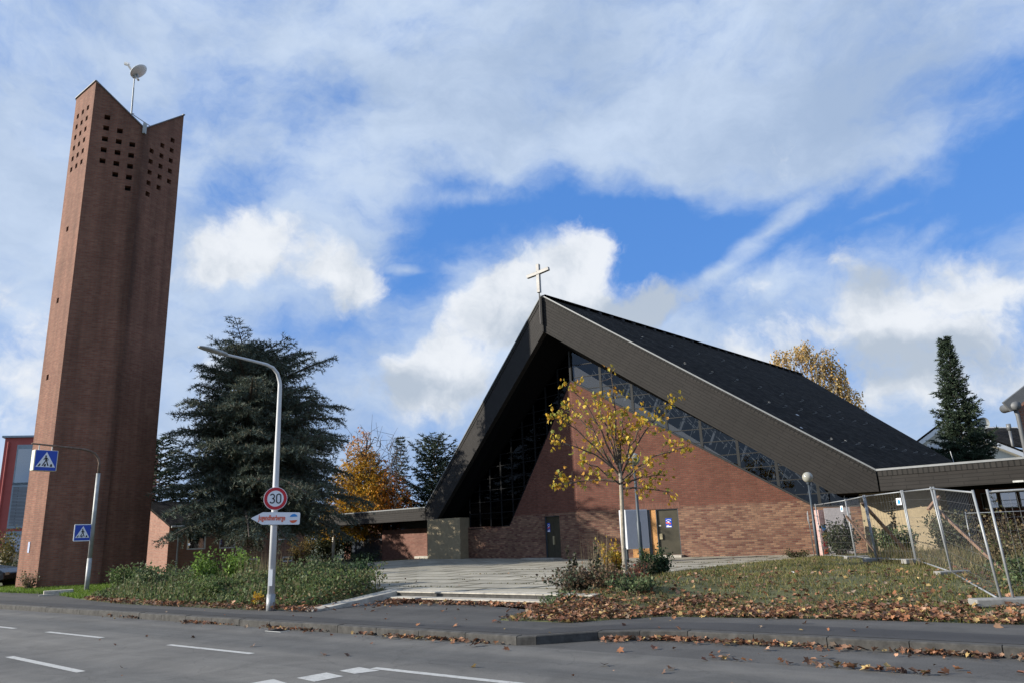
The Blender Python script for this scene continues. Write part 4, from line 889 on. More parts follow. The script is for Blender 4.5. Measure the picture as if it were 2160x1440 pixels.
# pedestrian crossing signs
XB = (-16.23, 28.72, .12); RX = .937
cp = empty('sign_post', XB, 0, 'grey steel post with curved arm at the pedestrian crossing', 'sign post')
b = MB(); b.tube([(0, 0, -.1), (0, 0, 1.2)], .085, 12); b.build('pole_base', M_galvd, cp, smooth=True)
b = MB(); b.tube([(0, 0, 1.2), (0, 0, 4.36)], .075, 12); b.build('pole', M_galvd, cp, smooth=True)
b = MB(); b.tube([(0, 0, 4.36), (0, 0, 4.75), armp(.05, 5.03), armp(.21, 5.24), armp(.45, 5.33), armp(.70, 5.37), armp(1.6, 5.42), armp(2.44, 5.46)], [.05, .048, .046, .045, .043, .042, .036, .03], 10); b.build('arm', plain('rusty_steel', (.17, .12, .09), .8, .2, var=.4, scale=8), cp, smooth=True)
def crossing_face(parent, w, y):
    h = w/2
    def pl(pts, nm, mt, yy, dy=-.003): b = MB(); b.prism([(x*h, yy, z*h) for x, z in pts], (0, dy, 0)); return b.build(nm, mt, parent)
    pl([(-.93, -.93), (.93, -.93), (.93, .93), (-.93, .93)], 'blue_field', M_signb, y)
    pl([(0, .80), (-.84, -.62), (.84, -.62)], 'white_triangle', M_signw, y-.004)
    yy = y-.008
    b = MB()
    def add(pts): b.prism([(x*h, yy, z*h) for x, z in pts], (0, -.003, 0))
    add([(-.04+.075*math.cos(t_), .40+.085*math.sin(t_)) for t_ in [2*math.pi*j/14 for j in range(14)]])
    add([(-.10, .30), (.06, .30), (.09, .0), (-.07, -.03)])                       # torso
    add([(-.10, .29), (-.24, .06), (-.19, .03), (-.06, .20)]); add([(.05, .29), (.20, .12), (.16, -.04), (.12, -.02), (.14, .10), (.04, .20)])
    add([(-.075, -.025), (.03, -.01), (-.22, -.50), (-.34, -.50)]); add([(.0, -.02), (.088, .0), (.16, -.22), (.27, -.50), (.16, -.50), (.07, -.24)])
    b.build('walking_figure', M_black, parent)
    b = MB()
    for x in (-.58, -.06, .46): add([(x-.03, -.32), (x+.09, -.32), (x+.13*(1 if x > 0 else .55), -.56), (x-.10, -.56)]) if x > -.5 else add([(x+.05, -.32), (x+.17, -.32), (x+.06, -.56), (x-.10, -.56)])
    b.build('zebra_stripes', M_black, parent)
bx = empty('crossing_sign', (XB[0]-.592*1.96, XB[1]-.806*1.96, 4.86), RX, 'illuminated box pedestrian crossing sign hanging from the curved arm', 'road sign')
b = MB(); b.box((-.40, -.14, -.38), (.40, .14, .38)); b.build('box', M_cream, bx, bevel=.03); crossing_face(bx, .78, -.142)
b = MB()
for x in (-.22, .22): b.bar((x, 0, .38), (x, 0, .58), .03, .03)
b.build('hanger', M_galvd, bx)
sx = empty('crossing_sign', (XB[0]-.592*.36, XB[1]-.806*.36, 2.26), RX, 'small flat pedestrian crossing sign clamped to the post', 'road sign')
b = MB(); b.prism([(x, -.02, z) for x, z in arc(.27, .27, .04, .04, 0, 90, 4)+arc(-.27, .27, .04, .04, 90, 180, 4)+arc(-.27, -.27, .04, .04, 180, 270, 4)+arc(.27, -.27, .04, .04, 270, 360, 4)], (0, .015, 0)); b.build('plate', M_signw, sx); crossing_face(sx, .60, -.022)
b = MB(); b.box((.28, -.03, .15), (.42, .03, .19)); b.box((.28, -.03, -.19), (.42, .03, -.15)); b.build('clamp', M_galv, sx)
bk = empty('concrete_block', (-16.6, 27.6, .11), .6, 'pale concrete block beside the crossing sign post', 'block'); wbox(bk, -.45, -.2, 0, .45, .2, .16, 'slab', M_conc); wbox(bk, -.6, -.4, -.02, .3, -.22, .05, 'foot', M_conc)
def globe_lamp(x, y, z0, zc_, r_, lbl, thick):
    g = empty('globe_lamp', (x, y, z0), 0, lbl, 'lamp', 'globe lamps on the terrace'); H = zc_-z0
    b = MB(); b.tube([(0, 0, -.1), (0, 0, H*.45), (0, 0, H*.45+.03), (0, 0, H-r_*.9)], [thick, thick, thick*.72, thick*.66], 12); b.build('post', M_darkst, g, smooth=True)
    b = MB(); b.lathe([(.06, -r_-.06), (.075, -r_), (.06, -r_*.93)], 14, (0, 0, H)); b.build('collar', M_darkst, g)
    b = MB(); b.lathe([(r_*math.sin(math.pi*i/14), -r_*math.cos(math.pi*i/14)) for i in range(15)], 24, (0, 0, H)); b.build('globe', M_lamp, g, smooth=True)
globe_lamp(10.2, 26.3, .38, 3.15, .182, 'globe lamp standing at the end of the construction fence', .052)
globe_lamp(3.47, 22.0, .33, 3.62, .19, 'globe lamp standing behind the yellow leaved maple', .062)
cb_ = empty('meter_cabinet', (4.68, 30.0, .34), .47, 'grey box cabinet on posts in front of the brick wall', 'cabinet')
wbox(cb_, -.56, -.03, .52, .50, .42, 2.02, 'box', plain('cabinet_paint', (.50, .52, .55), .5, var=.06), ).modifiers.new('b', 'BEVEL').width = .01
wbox(cb_, -.5, -.045, .58, .44, -.032, 1.96, 'door', plain('cabinet_door', (.40, .42, .46), .5, var=.06)); 
b = MB(); b.bar((.56, 0, 0), (.56, 0, 2.0), .09, .09); b.bar((-.45, .2, 0), (-.45, .2, .55), .08, .08); b.build('post', M_darkst, cb_)

# ------------------------------------------------------------ construction fence
M_wire = plain('wire', (.12, .125, .13), .5, .3)
FP = [(10.77, 27.29, .35), (10.54, 24.13, .40), (10.09, 21.81, .43), (10.27, 19.99, .46), (9.10, 16.34, .38), (7.85, 12.77, .16)]
def fence(p, q, lbl, h=1.86, lean=(0, 0), name='mesh_fence', tagp=None, vsp=.13, grp='construction fence panels', r_=.021, hk_=.0):
    p, q = Vector(p), Vector(q); o = empty(name, p, 0, lbl, 'fence', grp); d = q-p; d_h = Vector((d[0], d[1], 0)).normalized(); L0 = Vector((lean[0], lean[1], 0))
    top = lambda s_: d*s_+L0+Vector((0, 0, h)); g0 = .12
    bot = lambda s_: d*s_+L0*g0/h+Vector((0, 0, g0))
    e = .03/d.length
    for s_ in (e, 1-e): b = MB(); b.tube([d*s_-Vector((0, 0, .02)), top(s_)+Vector((0, 0, .04))], r_, 10); b.build('post', M_galv, o, smooth=True)
    for f in (bot, top): b = MB(); b.tube([f(e), f(1-e)], r_*.8, 8); b.build('rail', M_galv, o, smooth=True)
    b = MB(); n_ = int(d.length/vsp); 
    for i in range(1, n_): b.bar(bot(i/n_), top(i/n_), .0036, .0036)
    for j in range(1, 8): 
        f = j/8; b.bar(bot(e).lerp(top(e), f), bot(1-e).lerp(top(1-e), f), .0036, .0036)
    w_ = b.build('wire_mesh', M_wire, o)
    if tagp is not None:
        c_ = bot(tagp).lerp(top(tagp), .86); sdv = d_h*.11; nn = Vector((d_h[1], -d_h[0], 0))*.02
        b = MB(); b.prism([c_-sdv+nn-Vector((0, 0, .09)), c_+sdv+nn-Vector((0, 0, .09)), c_+sdv+nn+Vector((0, 0, .09)), c_-sdv+nn+Vector((0, 0, .09))], nn*.2); t_ = b.build('tag_plate', M_signw, o)
        b = MB(); b.prism([c_-sdv*.5+nn*1.3-Vector((0, 0, .06)), c_+sdv*.6+nn*1.3-Vector((0, 0, .06)), c_+sdv*.6+nn*1.3+Vector((0, 0, .03)), c_-sdv*.3+nn*1.3+Vector((0, 0, .06))], nn*.1); b.build('tag_print', M_cyan, t_)
    return o
LB = ['farthest fence panel, beside the globe lamp', 'second fence panel from the globe lamp', 'short fence panel propped by a timber brace', 'fence panel in front of the plaster pier facing the lawn', 'longest fence panel running down to the pavement']
for i in range(5):
    ln_ = [(-.02, .1), (-.05, .1), (-.03, .1), (-.02, .08), (-.12, .03)][i]
    fence(FP[i], FP[i+1], LB[i], lean=ln_, tagp={0: .86, 2: .9}.get(i))
fence((7.97, 12.70, .16), (11.4, 12.95, .24), 'fence panel at the right edge nearest the pavement', lean=(-.06, .05))
fence((11.74, 20.0, .42), (15.1, 20.3, .42), 'low barrier panel in the dry grass behind the fence', h=1.28, vsp=.22, r_=.014)
fence((12.3, 32.2, .35), (10.8, 28.2, .36), 'leaning mesh panel against the brick wall by the lamp', h=1.6, lean=(-.5, -1.2), tagp=.2, r_=.012)
ft = empty('concrete_foot_block', (0, 0, 0), 0, 'pale concrete fence foot under the far fence post', 'fence foot', 'concrete fence feet')
b = MB(); b.prism([(-.36, -.11, 0), (.36, -.11, 0), (.36, .11, 0), (-.36, .11, 0)], (0, 0, .12)); b.build('block', plain('grey_concrete', (.24, .235, .22), .9, var=.3, scale=9), ft, bevel=.02)
for i, (p, lb) in enumerate(zip(FP[1:], ['concrete fence foot farthest along the fence', 'concrete fence foot under the timber brace panel', 'concrete fence foot before the plaster pier', 'concrete fence foot at the bend on the lawn', 'large concrete fence foot beside the pavement'])):
    o = ft if i == 0 else copy_tree(ft); o.location = (p[0], p[1], p[2]+.03); o.rotation_euler = (0, 0, [.1, .1, .1, .15, -.05][i]); o['label'] = lb
    if i == 4: o.scale = (1.35, 1.3, 1.1)
def brace(a, bb, lbl, w=.10, xt=False):
    o = empty('timber_prop', bb, 0, lbl, 'timber brace', 'timber braces behind the fence'); d = Vector(a)-Vector(bb); m_ = MB(); m_.bar((0, 0, -.05), d, w, .05); m_.build('plank', M_wood, o)
    if xt: m_ = MB(); m_.bar(d+Vector((-.18, -.05, -.05)), d+Vector((.12, -.02, .22)), .09, .05); m_.build('cleat', M_wood, o)
brace((10.31, 23.9, 1.78), (11.25, 23.9, .40), 'thin timber brace behind the second fence post', .08)
brace((10.0, 21.95, 2.1), (12.19, 23.9, .45), 'timber brace in front of the plaster pier')
brace((9.1, 16.55, 1.85), (9.95, 15.65, .36), 'thick timber brace leaning on the nearest bend post', .11, True)
pp_ = empty('render_pillar', (11.3, 28.4, .3), .1, 'pink rendered pillar with graffiti behind the fence', 'pillar')
wbox(pp_, -.15, -.15, 0, .15, .15, 1.75, 'shaft', M_pink)
for i, mt in enumerate((M_orange, M_signr, plain('yellow_spray', (.7, .5, .08), .8), M_cyan)):
    b = MB(); z = .15+.28*i; b.prism([(-.13+.02*i, -.152, z), (.02+.02*i, -.152, z+.05), (.10, -.152, z+.24), (-.10, -.152, z+.18)], (0, -.004, 0)); b.build('graffiti', mt, pp_)
gp = empty('graffiti_board', (11.75, 27.95, .35), -.2, 'grey board with dark scribbles behind the first fence panel', 'board')
wbox(gp, -.45, 0, 0, .45, .04, 1.75, 'sheet', plain('pale_board', (.40, .37, .37), .8)); 
b = MB(); pr = [(random.uniform(-.4, .4), random.uniform(.4, 1.6)) for _ in range(14)]
for (x0, z0), (x1, z1) in zip(pr[:-1], pr[1:]): b.bar((x0, -.006, z0), (x1, -.006, z1), .005, .025)
b.build('scribble', M_black, gp)

# ------------------------------------------------------------ trees
def limb_mesh(paths, name, mat, parent, n=6):
    b = MB()
    for pts, rad in paths: b.tube(pts, rad, n, cap=False)
    return b.build(name, mat, parent, smooth=True)
def conifer(name, loc, label, H, z0, prof, nl, cols, up0=.15, up1=.5, droop=.35, tipup=0.0, twig_sp=.17, tuft_sp=.06, ndl=(.13, .035), trunk_r=.28, lean=(0, 0), group=None, seed=1, twl=.34, per=3, limit=None, dens=1.0, flat=.35, irr=.22, twz=.14):
    rg = np.random.default_rng(seed); o = empty(name, loc, 0, label, 'tree', group)
    axis = lambda z: np.array([lean[0]*(z/H)**1.3, lean[1]*(z/H)**1.3, z])
    zsn = np.linspace(-.2, H, 12); paths = [([axis(max(z, -.2)) for z in zsn], [max(.015, trunk_r*(1-.97*max(z, 0)/H)) for z in zsn])]
    Ps, As, Bs = [], [], []
    for i in range(nl):
        fr = i/(nl-1); z = z0+(H-.25-z0)*fr**.95; az = i*2.39996+rg.normal(0, .25)
        L = prof(z/H, az)*rg.uniform(1-irr, 1+irr*.5)
        if L < .12: L = .12
        pt = up0+(up1-up0)*fr+rg.normal(0, .05+irr*.45-.1)
        hd = np.array([math.cos(az), math.sin(az), 0]); b0 = axis(z); K = 9
        pts = []
        for k in range(K+1):
            s = k/K; pts.append(b0+hd*(s*L)+np.array([0, 0, L*(math.tan(pt)*s-droop*s*s*(1-.3*fr)+tipup*s**3)]))
        pts = np.array(pts); r0 = max(.012, .022*L); paths.append((pts, [r0*(1-.85*k/K)+.004 for k in range(K+1)]))
        ntw = max(4, int(L/twig_sp))
        for j in range(ntw):
            s = .12+.88*(j+.5*rg.random())/ntw; kk = min(K-1, int(s*K)); p = pts[kk]+(pts[kk+1]-pts[kk])*(s*K-kk); dv = unit(pts[kk+1]-pts[kk])
            for sg in (-1, 1):
                sd2 = np.cross(dv, [0, 0, 1]); sd2 = sd2/np.linalg.norm(sd2)*sg
                l = (twl*L*(1-s)**.8+.22+.05*L)*rg.uniform(.6, 1.15)
                l = min(l, 1.3)
                td = unit(dv*.75+sd2*.85+np.array([0, 0, rg.normal(-.12, twz)])); m_ = max(2, int(l/tuft_sp*dens))
                q = (np.arange(m_)+rg.random(m_))/m_
                tp_ = p+td*(q*l)[:, None]+np.array([0, 0, 1])*(-.22*l*q*q)[:, None]+rg.normal(0, .018, (m_, 3))
                tp_ = np.repeat(tp_, per, 0); n3 = len(tp_)
                dd = unit(td*.9+rg.normal(0, 1, (n3, 3))*np.array([.7, .7, flat])+np.array([0, 0, .10]))
                Ps.append(tp_); As.append(dd*(ndl[0]*rg.uniform(.6, 1.3, (n3, 1))))
                Bs.append(unit(np.cross(dd, rg.normal(size=(n3, 3))))*ndl[1]*.5)
    P = np.concatenate(Ps); A = np.concatenate(As); B_ = np.concatenate(Bs)
    V, Fc = tris(P, A, B_)
    w = rg.integers(0, len(cols), len(P)); C = np.asarray(cols)[w]*(1+rg.normal(0, .2, (len(P), 1)))
    arr_mesh('crown', V, Fc, M_needle, o, np.clip(C, .002, 1)); limb_mesh(paths, 'trunk', M_bark, o); return o
BLUEG = [(.070, .100, .074), (.095, .125, .098), (.13, .16, .138), (.048, .066, .046), (.115, .115, .07), (.10, .085, .055)]
DKG = [(.026, .044, .026), (.036, .056, .032), (.050, .070, .042)]
def cedprof(r, az):
    base = 5.25*max(0, 1-r**2.9)**.78*(1+.15*math.sin(3*az+9*r))*(1-(.42 if r < .5 else .15)*max(0, math.cos(az-math.pi-.2)))
    if r < .34: base *= 1.0+.38*max(0, math.cos(az-.1))*(1-r/.34)
    if math.cos(az-math.pi-.15) > .55: base = min(base, 3.5)
    return min(base, 7.2)
conifer('cedar_tree', (-13.2, 36, .2), 'big blue green cedar with spreading boughs beside the brick tower', 11.1, 2.4, cedprof, 205, BLUEG, up0=.12, up1=.72, droop=.30, twig_sp=.19, tuft_sp=.066, ndl=(.19, .034), trunk_r=.36, seed=3, per=4, irr=.38, flat=.75, twz=.30)
conifer('cedar_tree', (-14.4, 41.8, .2), 'dark cedar added behind the big one to shade the left pier', 12.0, 2.7, lambda r, az: 4.1*max(0, 1-r**2.4)**.7+.1, 105, BLUEG, up0=.05, up1=.6, droop=.2, twig_sp=.28, tuft_sp=.1, ndl=(.24, .06), trunk_r=.25, seed=13, per=3)  # added tree; its shadow falls on the left pier and verge fascia
sprp = lambda r, az: 2.35*(1-r)**.85*(1+.15*math.sin(5*az+20*r))+.10
conifer('spruce_tree', (27.2, 45, .3), 'narrow dark spruce behind the flat roofed wing', 12.3, .4, sprp, 210, DKG, up0=-.05, up1=.35, droop=.35, tipup=.42, twig_sp=.15, tuft_sp=.06, ndl=(.19, .06), trunk_r=.2, seed=5, per=3, twl=.3, flat=.7)
conifer('fir_tree', (-9.3, 59, 0), 'slender dark fir with pointed top beyond the passage wing', 9.6, .8, lambda r, az: 2.3*(1-r)**.9+.08, 80, DKG, up0=0, up1=.3, droop=.2, tipup=.1, twig_sp=.3, tuft_sp=.11, ndl=(.24, .08), trunk_r=.2, seed=6, per=2)
conifer('pine_tree', (-6.3, 57, 0), 'broad dark pine with rounded top beside the church roof', 9.0, 1.2, lambda r, az: 2.7*(1-r**2.6)**.6+.1, 85, DKG, up0=.2, up1=.75, droop=.15, tipup=.2, twig_sp=.26, tuft_sp=.10, ndl=(.26, .075), trunk_r=.25, seed=8, per=3)
conifer('pine_tree', (-12.6, 62, 0), 'dark pine half hidden behind the autumn tree', 8.6, 1.0, lambda r, az: 3.0*(1-r**2)**.7+.1, 60, DKG, up0=.1, up1=.6, droop=.15, tipup=.2, twig_sp=.32, tuft_sp=.12, ndl=(.28, .09), trunk_r=.25, seed=9, per=3)
def branch_tree(H, r0, seed, nlev, spread, splits=3, z0=.3, lenf=.62, upb=.35, gnarl=.12, lean=0, first=.3):
    """recursive skeleton: returns (paths, tips with directions)"""
    rg = np.random.default_rng(seed); paths = []; tips = []
    def grow(p, d, L, r, lev):
        k = 5; pts = [p]; rad = [r]; dd = d.copy()
        for i in range(k):
            dd = unit(dd+rg.normal(0, gnarl, 3)+np.array([0, 0, upb*.06])); pts.append(pts[-1]+dd*L/k); rad.append(r*(1-.45*(i+1)/k))
            if lev >= 2: tips.append((pts[-1], dd, lev))
        paths.append((np.array(pts), rad))
        if lev >= nlev: return
        for j in range(splits+(lev == 0)*2):
            s = rg.uniform(.35, 1.0) if lev else rg.uniform(.55, 1.0)
            kk = min(k-1, int(s*k)); q = pts[kk]+(pts[kk+1]-pts[kk])*(s*k-kk)
            a = rg.uniform(0, 2*math.pi); side_ = unit(np.cross(dd, rg.normal(size=3))); nd = unit(dd*(1-spread)+side_*spread+np.array([0, 0, upb*.5]))
            grow(q, nd, L*lenf*rg.uniform(.75, 1.2), r*.55, lev+1)
    return paths, tips, grow, rg
# young maple with sparse yellow leaves in front of the church
mp = empty('maple_tree', (2.78, 20.5, .30), 0, 'young maple with sparse yellow leaves before the brick gable', 'tree')
rg = np.random.default_rng(11); paths = []; tips = []
paths.append((np.array([(0, 0, -.2), (.0, 0, .8), (.03, 0, 1.7), (.06, 0, 2.6), (.05, .02, 3.1)]), [.075, .062, .056, .055, .048]))
HEADS = [(-1.75, .2, 2.55, 2.6), (-1.8, -.5, 3.7, 2.8), (-1.3, .6, 4.9, 2.7), (-1.15, -.3, 5.25, 2.9), (-.55, .3, 5.0, 2.9), (.0, -.1, 5.75, 2.9), (.35, .5, 4.6, 2.9), (.9, -.4, 4.3, 2.8), (1.75, .2, 4.85, 2.7), (1.9, -.3, 3.45, 2.6), (1.3, .4, 2.75, 2.5), (1.35, -.6, 2.2, 2.4), (-1.0, -.8, 3.1, 2.5), (-.6, .9, 3.8, 2.7), (.5, .9, 3.4, 2.6), (.7, -.9, 3.0, 2.5), (-.3, -1.0, 4.2, 2.8), (-1.75, -.1, 4.5, 2.7), (.1, .2, 4.0, 2.8)]
for (x, y, z, zb) in HEADS:
    a = np.array([.05, .01, zb]); e = np.array([x, y, z]); K = 8; pts = []
    for k in range(K+1):
        s = k/K; p = a+(e-a)*s; p[2] += .25*math.sin(math.pi*s)*(1 if z > 3.4 else .6)*np.linalg.norm(e-a)*.35; p += rg.normal(0, .02, 3)*(0 < k < K); pts.append(p)
    pts = np.array(pts); paths.append((pts, [.026*(1-.8*k/K)+.003 for k in range(K+1)]))
    for j in range(15):
        s = rg.uniform(.3, 1.0); kk = min(K-1, int(s*K)); q = pts[kk]; d = unit(pts[kk+1]-pts[kk]+rg.normal(0, .55, 3)); l = rg.uniform(.22, .5)
        tw = np.array([q, q+d*l*.5+rg.normal(0, .02, 3), q+d*l]); paths.append((tw, [.007, .005, .003])); tips += [(tw[1], s), (tw[2], s), (tw[2], s)]
    tips += [(pts[-1], 1.)]*4+[(pts[-2], 1.)]*2
limb_mesh(paths[:1], 'trunk', M_barkp, mp, 9); limb_mesh(paths[1:], 'branch', M_bark, mp, 5)
tp_ = np.array([t_[0] for t_ in tips]); ww = np.array([t_[1] for t_ in tips]); tp_ = tp_[rg.random(len(tp_)) < .03+.47*ww**2]
P = np.repeat(tp_, 4, 0)+rg.normal(0, .085, (len(tp_)*4, 3)); nL = len(P)
Yv = unit(rg.normal(0, .55, (nL, 3))+np.array([0, 0, -.9])); X = unit(np.cross(Yv, rg.normal(size=(nL, 3)))); Zv = np.cross(X, Yv)
V, Fc, kk = lobed(P, X, Yv, Zv, rg.uniform(.065, .135, nL), .5)
C = hue(nL, [(.52, .34, .03), (.47, .30, .03), (.55, .40, .06), (.40, .31, .04), (.46, .23, .03), (.25, .26, .05)], .12); arr_mesh('crown', V, Fc, M_leaf, mp, np.repeat(C, kk, 0))
# autumn tree beyond the passage wing
def leafy(name, loc, label, clumps, nleaf, size, colf, paths, bark, seed, hang=0.0, mat=None):
    rg = np.random.default_rng(seed); o = empty(name, loc, 0, label, 'tree')
    cl = np.array(clumps, float); w = cl[:, 3]**2*cl[:, 4]; idx = rg.choice(len(cl), nleaf, p=w/w.sum())
    dirs = unit(rg.normal(size=(nleaf, 3))); rr = rg.random(nleaf)**.45
    P = cl[idx, :3]+dirs*(rr*cl[idx, 3])[:, None]*np.array([1, 1, .85])
    # strands: gather leaves onto twigs so that gaps stay open
    tw = rg.normal(0, 1, (nleaf//7+1, 3)); gs = 18 if hang else 7; g = np.repeat(np.arange(nleaf//gs+1), gs)[:nleaf]
    base = P[(g*gs).clip(0, nleaf-1)]; td = unit(tw[g]*np.array([1, 1, .6])*(.28 if hang else 1)+np.array([0, 0, -hang])); s_ = rg.random(nleaf)*(.5+hang*1.1)
    P = base+td*s_[:, None]+rg.normal(0, .05, (nleaf, 3))
    A = unit(rg.normal(0, .7, (nleaf, 3))+np.array([0, 0, -.5-hang])); B_ = unit(np.cross(A, rg.normal(size=(nleaf, 3))))
    sz = size*rg.uniform(.6, 1.3, (nleaf, 1)); V, Fc = quads(P, A*sz, B_*sz*.33)
    arr_mesh('crown', V, Fc, mat or M_leaf, o, np.clip(colf(P, rg), .003, 1)); limb_mesh(paths, 'trunk', bark, o, 6); return o
def skel(H, r0, seed, spread=2.5, n=16, z0=.3):
    rg = np.random.default_rng(seed); paths = [(np.array([(0, 0, -.2), (.05, 0, H*.35), (.0, .08, H*.7), (.05, 0, H)]), [r0, r0*.75, r0*.4, .02])]
    for i in range(n):
        z = H*(z0+(1-z0)*i/n*.9); a = i*2.4; l = spread*(1-.6*i/n); e = np.array([math.cos(a)*l, math.sin(a)*l, z+l*.9]); p = np.array([0, 0, z])
        paths.append((np.array([p, p*.5+e*.5+np.array([0, 0, -.1*l]), e]), [r0*.32, r0*.2, .012]))
        for j in range(4):
            q = p+(e-p)*rg.uniform(.4, 1); paths.append((np.array([q, q+rg.normal(0, .35, 3)+[0, 0, .3], q+rg.normal(0, .6, 3)+[0, 0, .7]]), [.03, .018, .007]))
    return paths
def autcol(P, rg):
    n = len(P); t_ = np.clip((P[:, 2]-6.8)/2.2, 0, 1)[:, None]; r_ = np.clip((P[:, 0]-.6)/1.6+rg.normal(0, .2, n), 0, 1)[:, None]
    c = np.array([.50, .28, .03])*(1-r_)+np.array([.58, .19, .03])*r_; c = c*(1-t_)+np.array([.52, .26, .13])*t_; g_ = (rg.random((n, 1)) < .15); c = np.where(g_, [.22, .20, .04], c)
    return c*(1+rg.normal(0, .22, (n, 1)))
leafy('autumn_tree', (-11.2, 55, 0), 'orange and yellow autumn tree between cedar and dark pines',
      [(-.6, 0, 7.8, 1.2, .45), (.2, .2, 6.6, 1.5, .8), (-1.2, 0, 6.0, 1.4, .9), (1.5, 0, 5.4, 1.3, 1), (.3, 0, 4.8, 1.9, 1), (-1.5, 0, 4.0, 1.6, 1), (2.2, 0, 3.9, 1.5, 1), (.4, -.5, 3.0, 2.0, 1), (-2.4, .3, 2.8, 1.4, .8), (2.6, 0, 2.4, 1.4, .8), (-.4, 0, 9.0, .7, .3)], 24000, .16, autcol, skel(9.3, .22, 21, 2.4, 20, .2), M_bark, 22)
def bcol(P, rg): return hue(len(P), [(.50, .32, .11), (.44, .29, .10), (.56, .39, .17), (.38, .29, .11)], .15)
leafy('birch_tree', (31, 75, .7), 'golden drooping birch rising behind the dark church roof',
      [(-.2, 0, 19.0, .9, 1.2), (-1.1, .3, 18.5, .9, 1), (-2.9, 0, 18.0, 1.1, 1.2), (-3.6, .2, 16.9, .9, 1), (1.9, 0, 17.9, .9, 1.1), (.4, -.4, 17.5, 1.0, .8), (1.5, .3, 16.8, 1.2, 1), (2.9, 0, 16.2, 1.0, 1), (-1.4, 0, 16.0, 1.3, .6), (-3.2, 0, 15.2, 1.3, .6), (2.5, 0, 15.0, 1.3, 1), (.3, 0, 14.6, 1.6, .9), (3.6, 0, 13.6, 1.2, 1), (-2, 0, 13.2, 2, .8), (1.6, 0, 12.0, 2.2, 1), (3.9, 0, 11.4, 1.3, .8)], 15000, .22, bcol, skel(18.5, .3, 25, 3.4, 22, .35), M_barkp, 26, hang=1.3)
bt = empty('bare_tree', (-8.8, 54, 0), 0, 'thin bare tree beside the orange autumn tree', 'tree'); limb_mesh(skel(8.2, .09, 31, 1.3, 18, .3), 'trunk', M_bark, bt, 5)

# ------------------------------------------------------------ shrubs and ground cover
def bush(x, y, h, r_, label, cols, n=1400, leaf=.075, nm='shrub', seed=0, grp=None, z=None, upright=.3, stems=14, thin=False):
    rg = np.random.default_rng(seed+100); z = float(height(x, y)) if z is None else z; o = empty(nm, (x, y, z), 0, label, 'shrub' if nm == 'shrub' else 'plant', grp)
    paths = []; tips = []
    for i in range(stems):
        a = rg.uniform(0, 2*math.pi); e = np.array([math.cos(a)*r_*rg.uniform(.2, 1), math.sin(a)*r_*rg.uniform(.2, 1), h*rg.uniform(.55, 1.0)]); b0 = e*np.array([.25, .25, 0]); pts = np.array([b0, b0*.5+e*.5+rg.normal(0, .04, 3), e]); pts[1][2] = e[2]*.55
        paths.append((pts, [.012, .008, .004]))
        for s in np.linspace(.25, 1, 9): tips.append(b0*(1-s)+e*s)
    tips = np.array(tips); P = tips[rg.integers(0, len(tips), n)]+rg.normal(0, 1, (n, 3))*np.array([.16*r_, .16*r_, .10*h])*(0.35 if thin else 1.0)
    P[:, 2] = np.abs(P[:, 2])
    A = unit(rg.normal(0, .8, (n, 3))+np.array([0, 0, upright])); B_ = unit(np.cross(A, rg.normal(size=(n, 3)))); sz = leaf*rg.uniform(.6, 1.35, (n, 1))
    V, Fc = quads(P, A*sz, B_*sz*.36); arr_mesh('foliage', V, Fc, M_leaf, o, hue(n, cols, .2)); limb_mesh(paths, 'stem', M_bark, o, 4); return o
G1 = [(.095, .145, .045), (.12, .175, .06), (.075, .11, .04), (.15, .17, .07)]; G2 = [(.08, .12, .05), (.105, .145, .065), (.062, .09, .04), (.14, .15, .075)]; GB = [(.13, .21, .04), (.16, .25, .05), (.10, .17, .035)]
DR = [(.16, .12, .065), (.20, .155, .09), (.10, .085, .04), (.09, .10, .04)]
YL = [(.46, .30, .03), (.40, .22, .03), (.30, .24, .05)]
bush(-13.0, 25.6, .92, .75, 'leafy green shrub at the foot of the crossing sign post', G1, 2600, .085, seed=1)
bush(-11.5, 24.3, .90, .85, 'mid green shrub right of the crossing sign post', G2, 2600, .08, seed=2)
bush(-10.1, 23.7, .82, .85, 'dense dark green shrub in the middle of the bank', G2, 2600, .08, seed=3)
bush(-9.5, 23.3, 1.22, .62, 'bright green rounded shrub left of the brighter one', GB, 2200, .085, seed=4)
bush(-8.3, 23.2, 1.32, .62, 'tallest bright green shrub behind the bank', GB, 2400, .09, seed=5)
bush(-6.9, 21.8, .80, .8, 'olive shrub left of the street lamp', [(.10, .115, .04), (.08, .10, .035), (.13, .13, .05)], 2400, .075, seed=6)
bush(-5.5, 21.2, .84, .85, 'dark green shrub right of the street lamp', G2, 2600, .08, seed=7)
bush(-4.95, 22.0, .80, .80, 'deep green shrub at the terrace corner', [(.04, .075, .035), (.05, .09, .04), (.035, .06, .03)], 2800, .085, seed=8)
bush(-8.4, 21.7, .62, .9, 'low green shrub at the front of the bank', G1, 2600, .075, seed=9)
bush(-6.44, 19.0, .28, .16, 'small yellow leaved plant beside the lamp base', YL, 380, .07, nm='plant', seed=10)
bush(2.55, 20.9, .95, .42, 'yellow leaved sapling shrub around the maple trunk', YL, 700, .10, seed=11)
bush(3.75, 21.6, .75, .46, 'dark glossy shrub behind the maple', [(.035, .065, .03), (.045, .08, .035), (.06, .085, .04)], 2200, .075, seed=12)
bush(3.1, 20.7, .55, .5, 'brownish twiggy shrub right of the maple trunk', DR, 900, .06, seed=13, stems=30)
bush(1.2, 17.8, .50, .75, 'grey green bramble at the left of the mound', [(.05, .07, .04), (.09, .075, .05), (.11, .07, .045)], 1500, .07, seed=14, stems=26)
bush(1.9, 17.3, .45, .75, 'brown leaved bramble in the middle of the mound', [(.13, .08, .05), (.07, .075, .04), (.16, .10, .06)], 1300, .07, seed=15, stems=28)
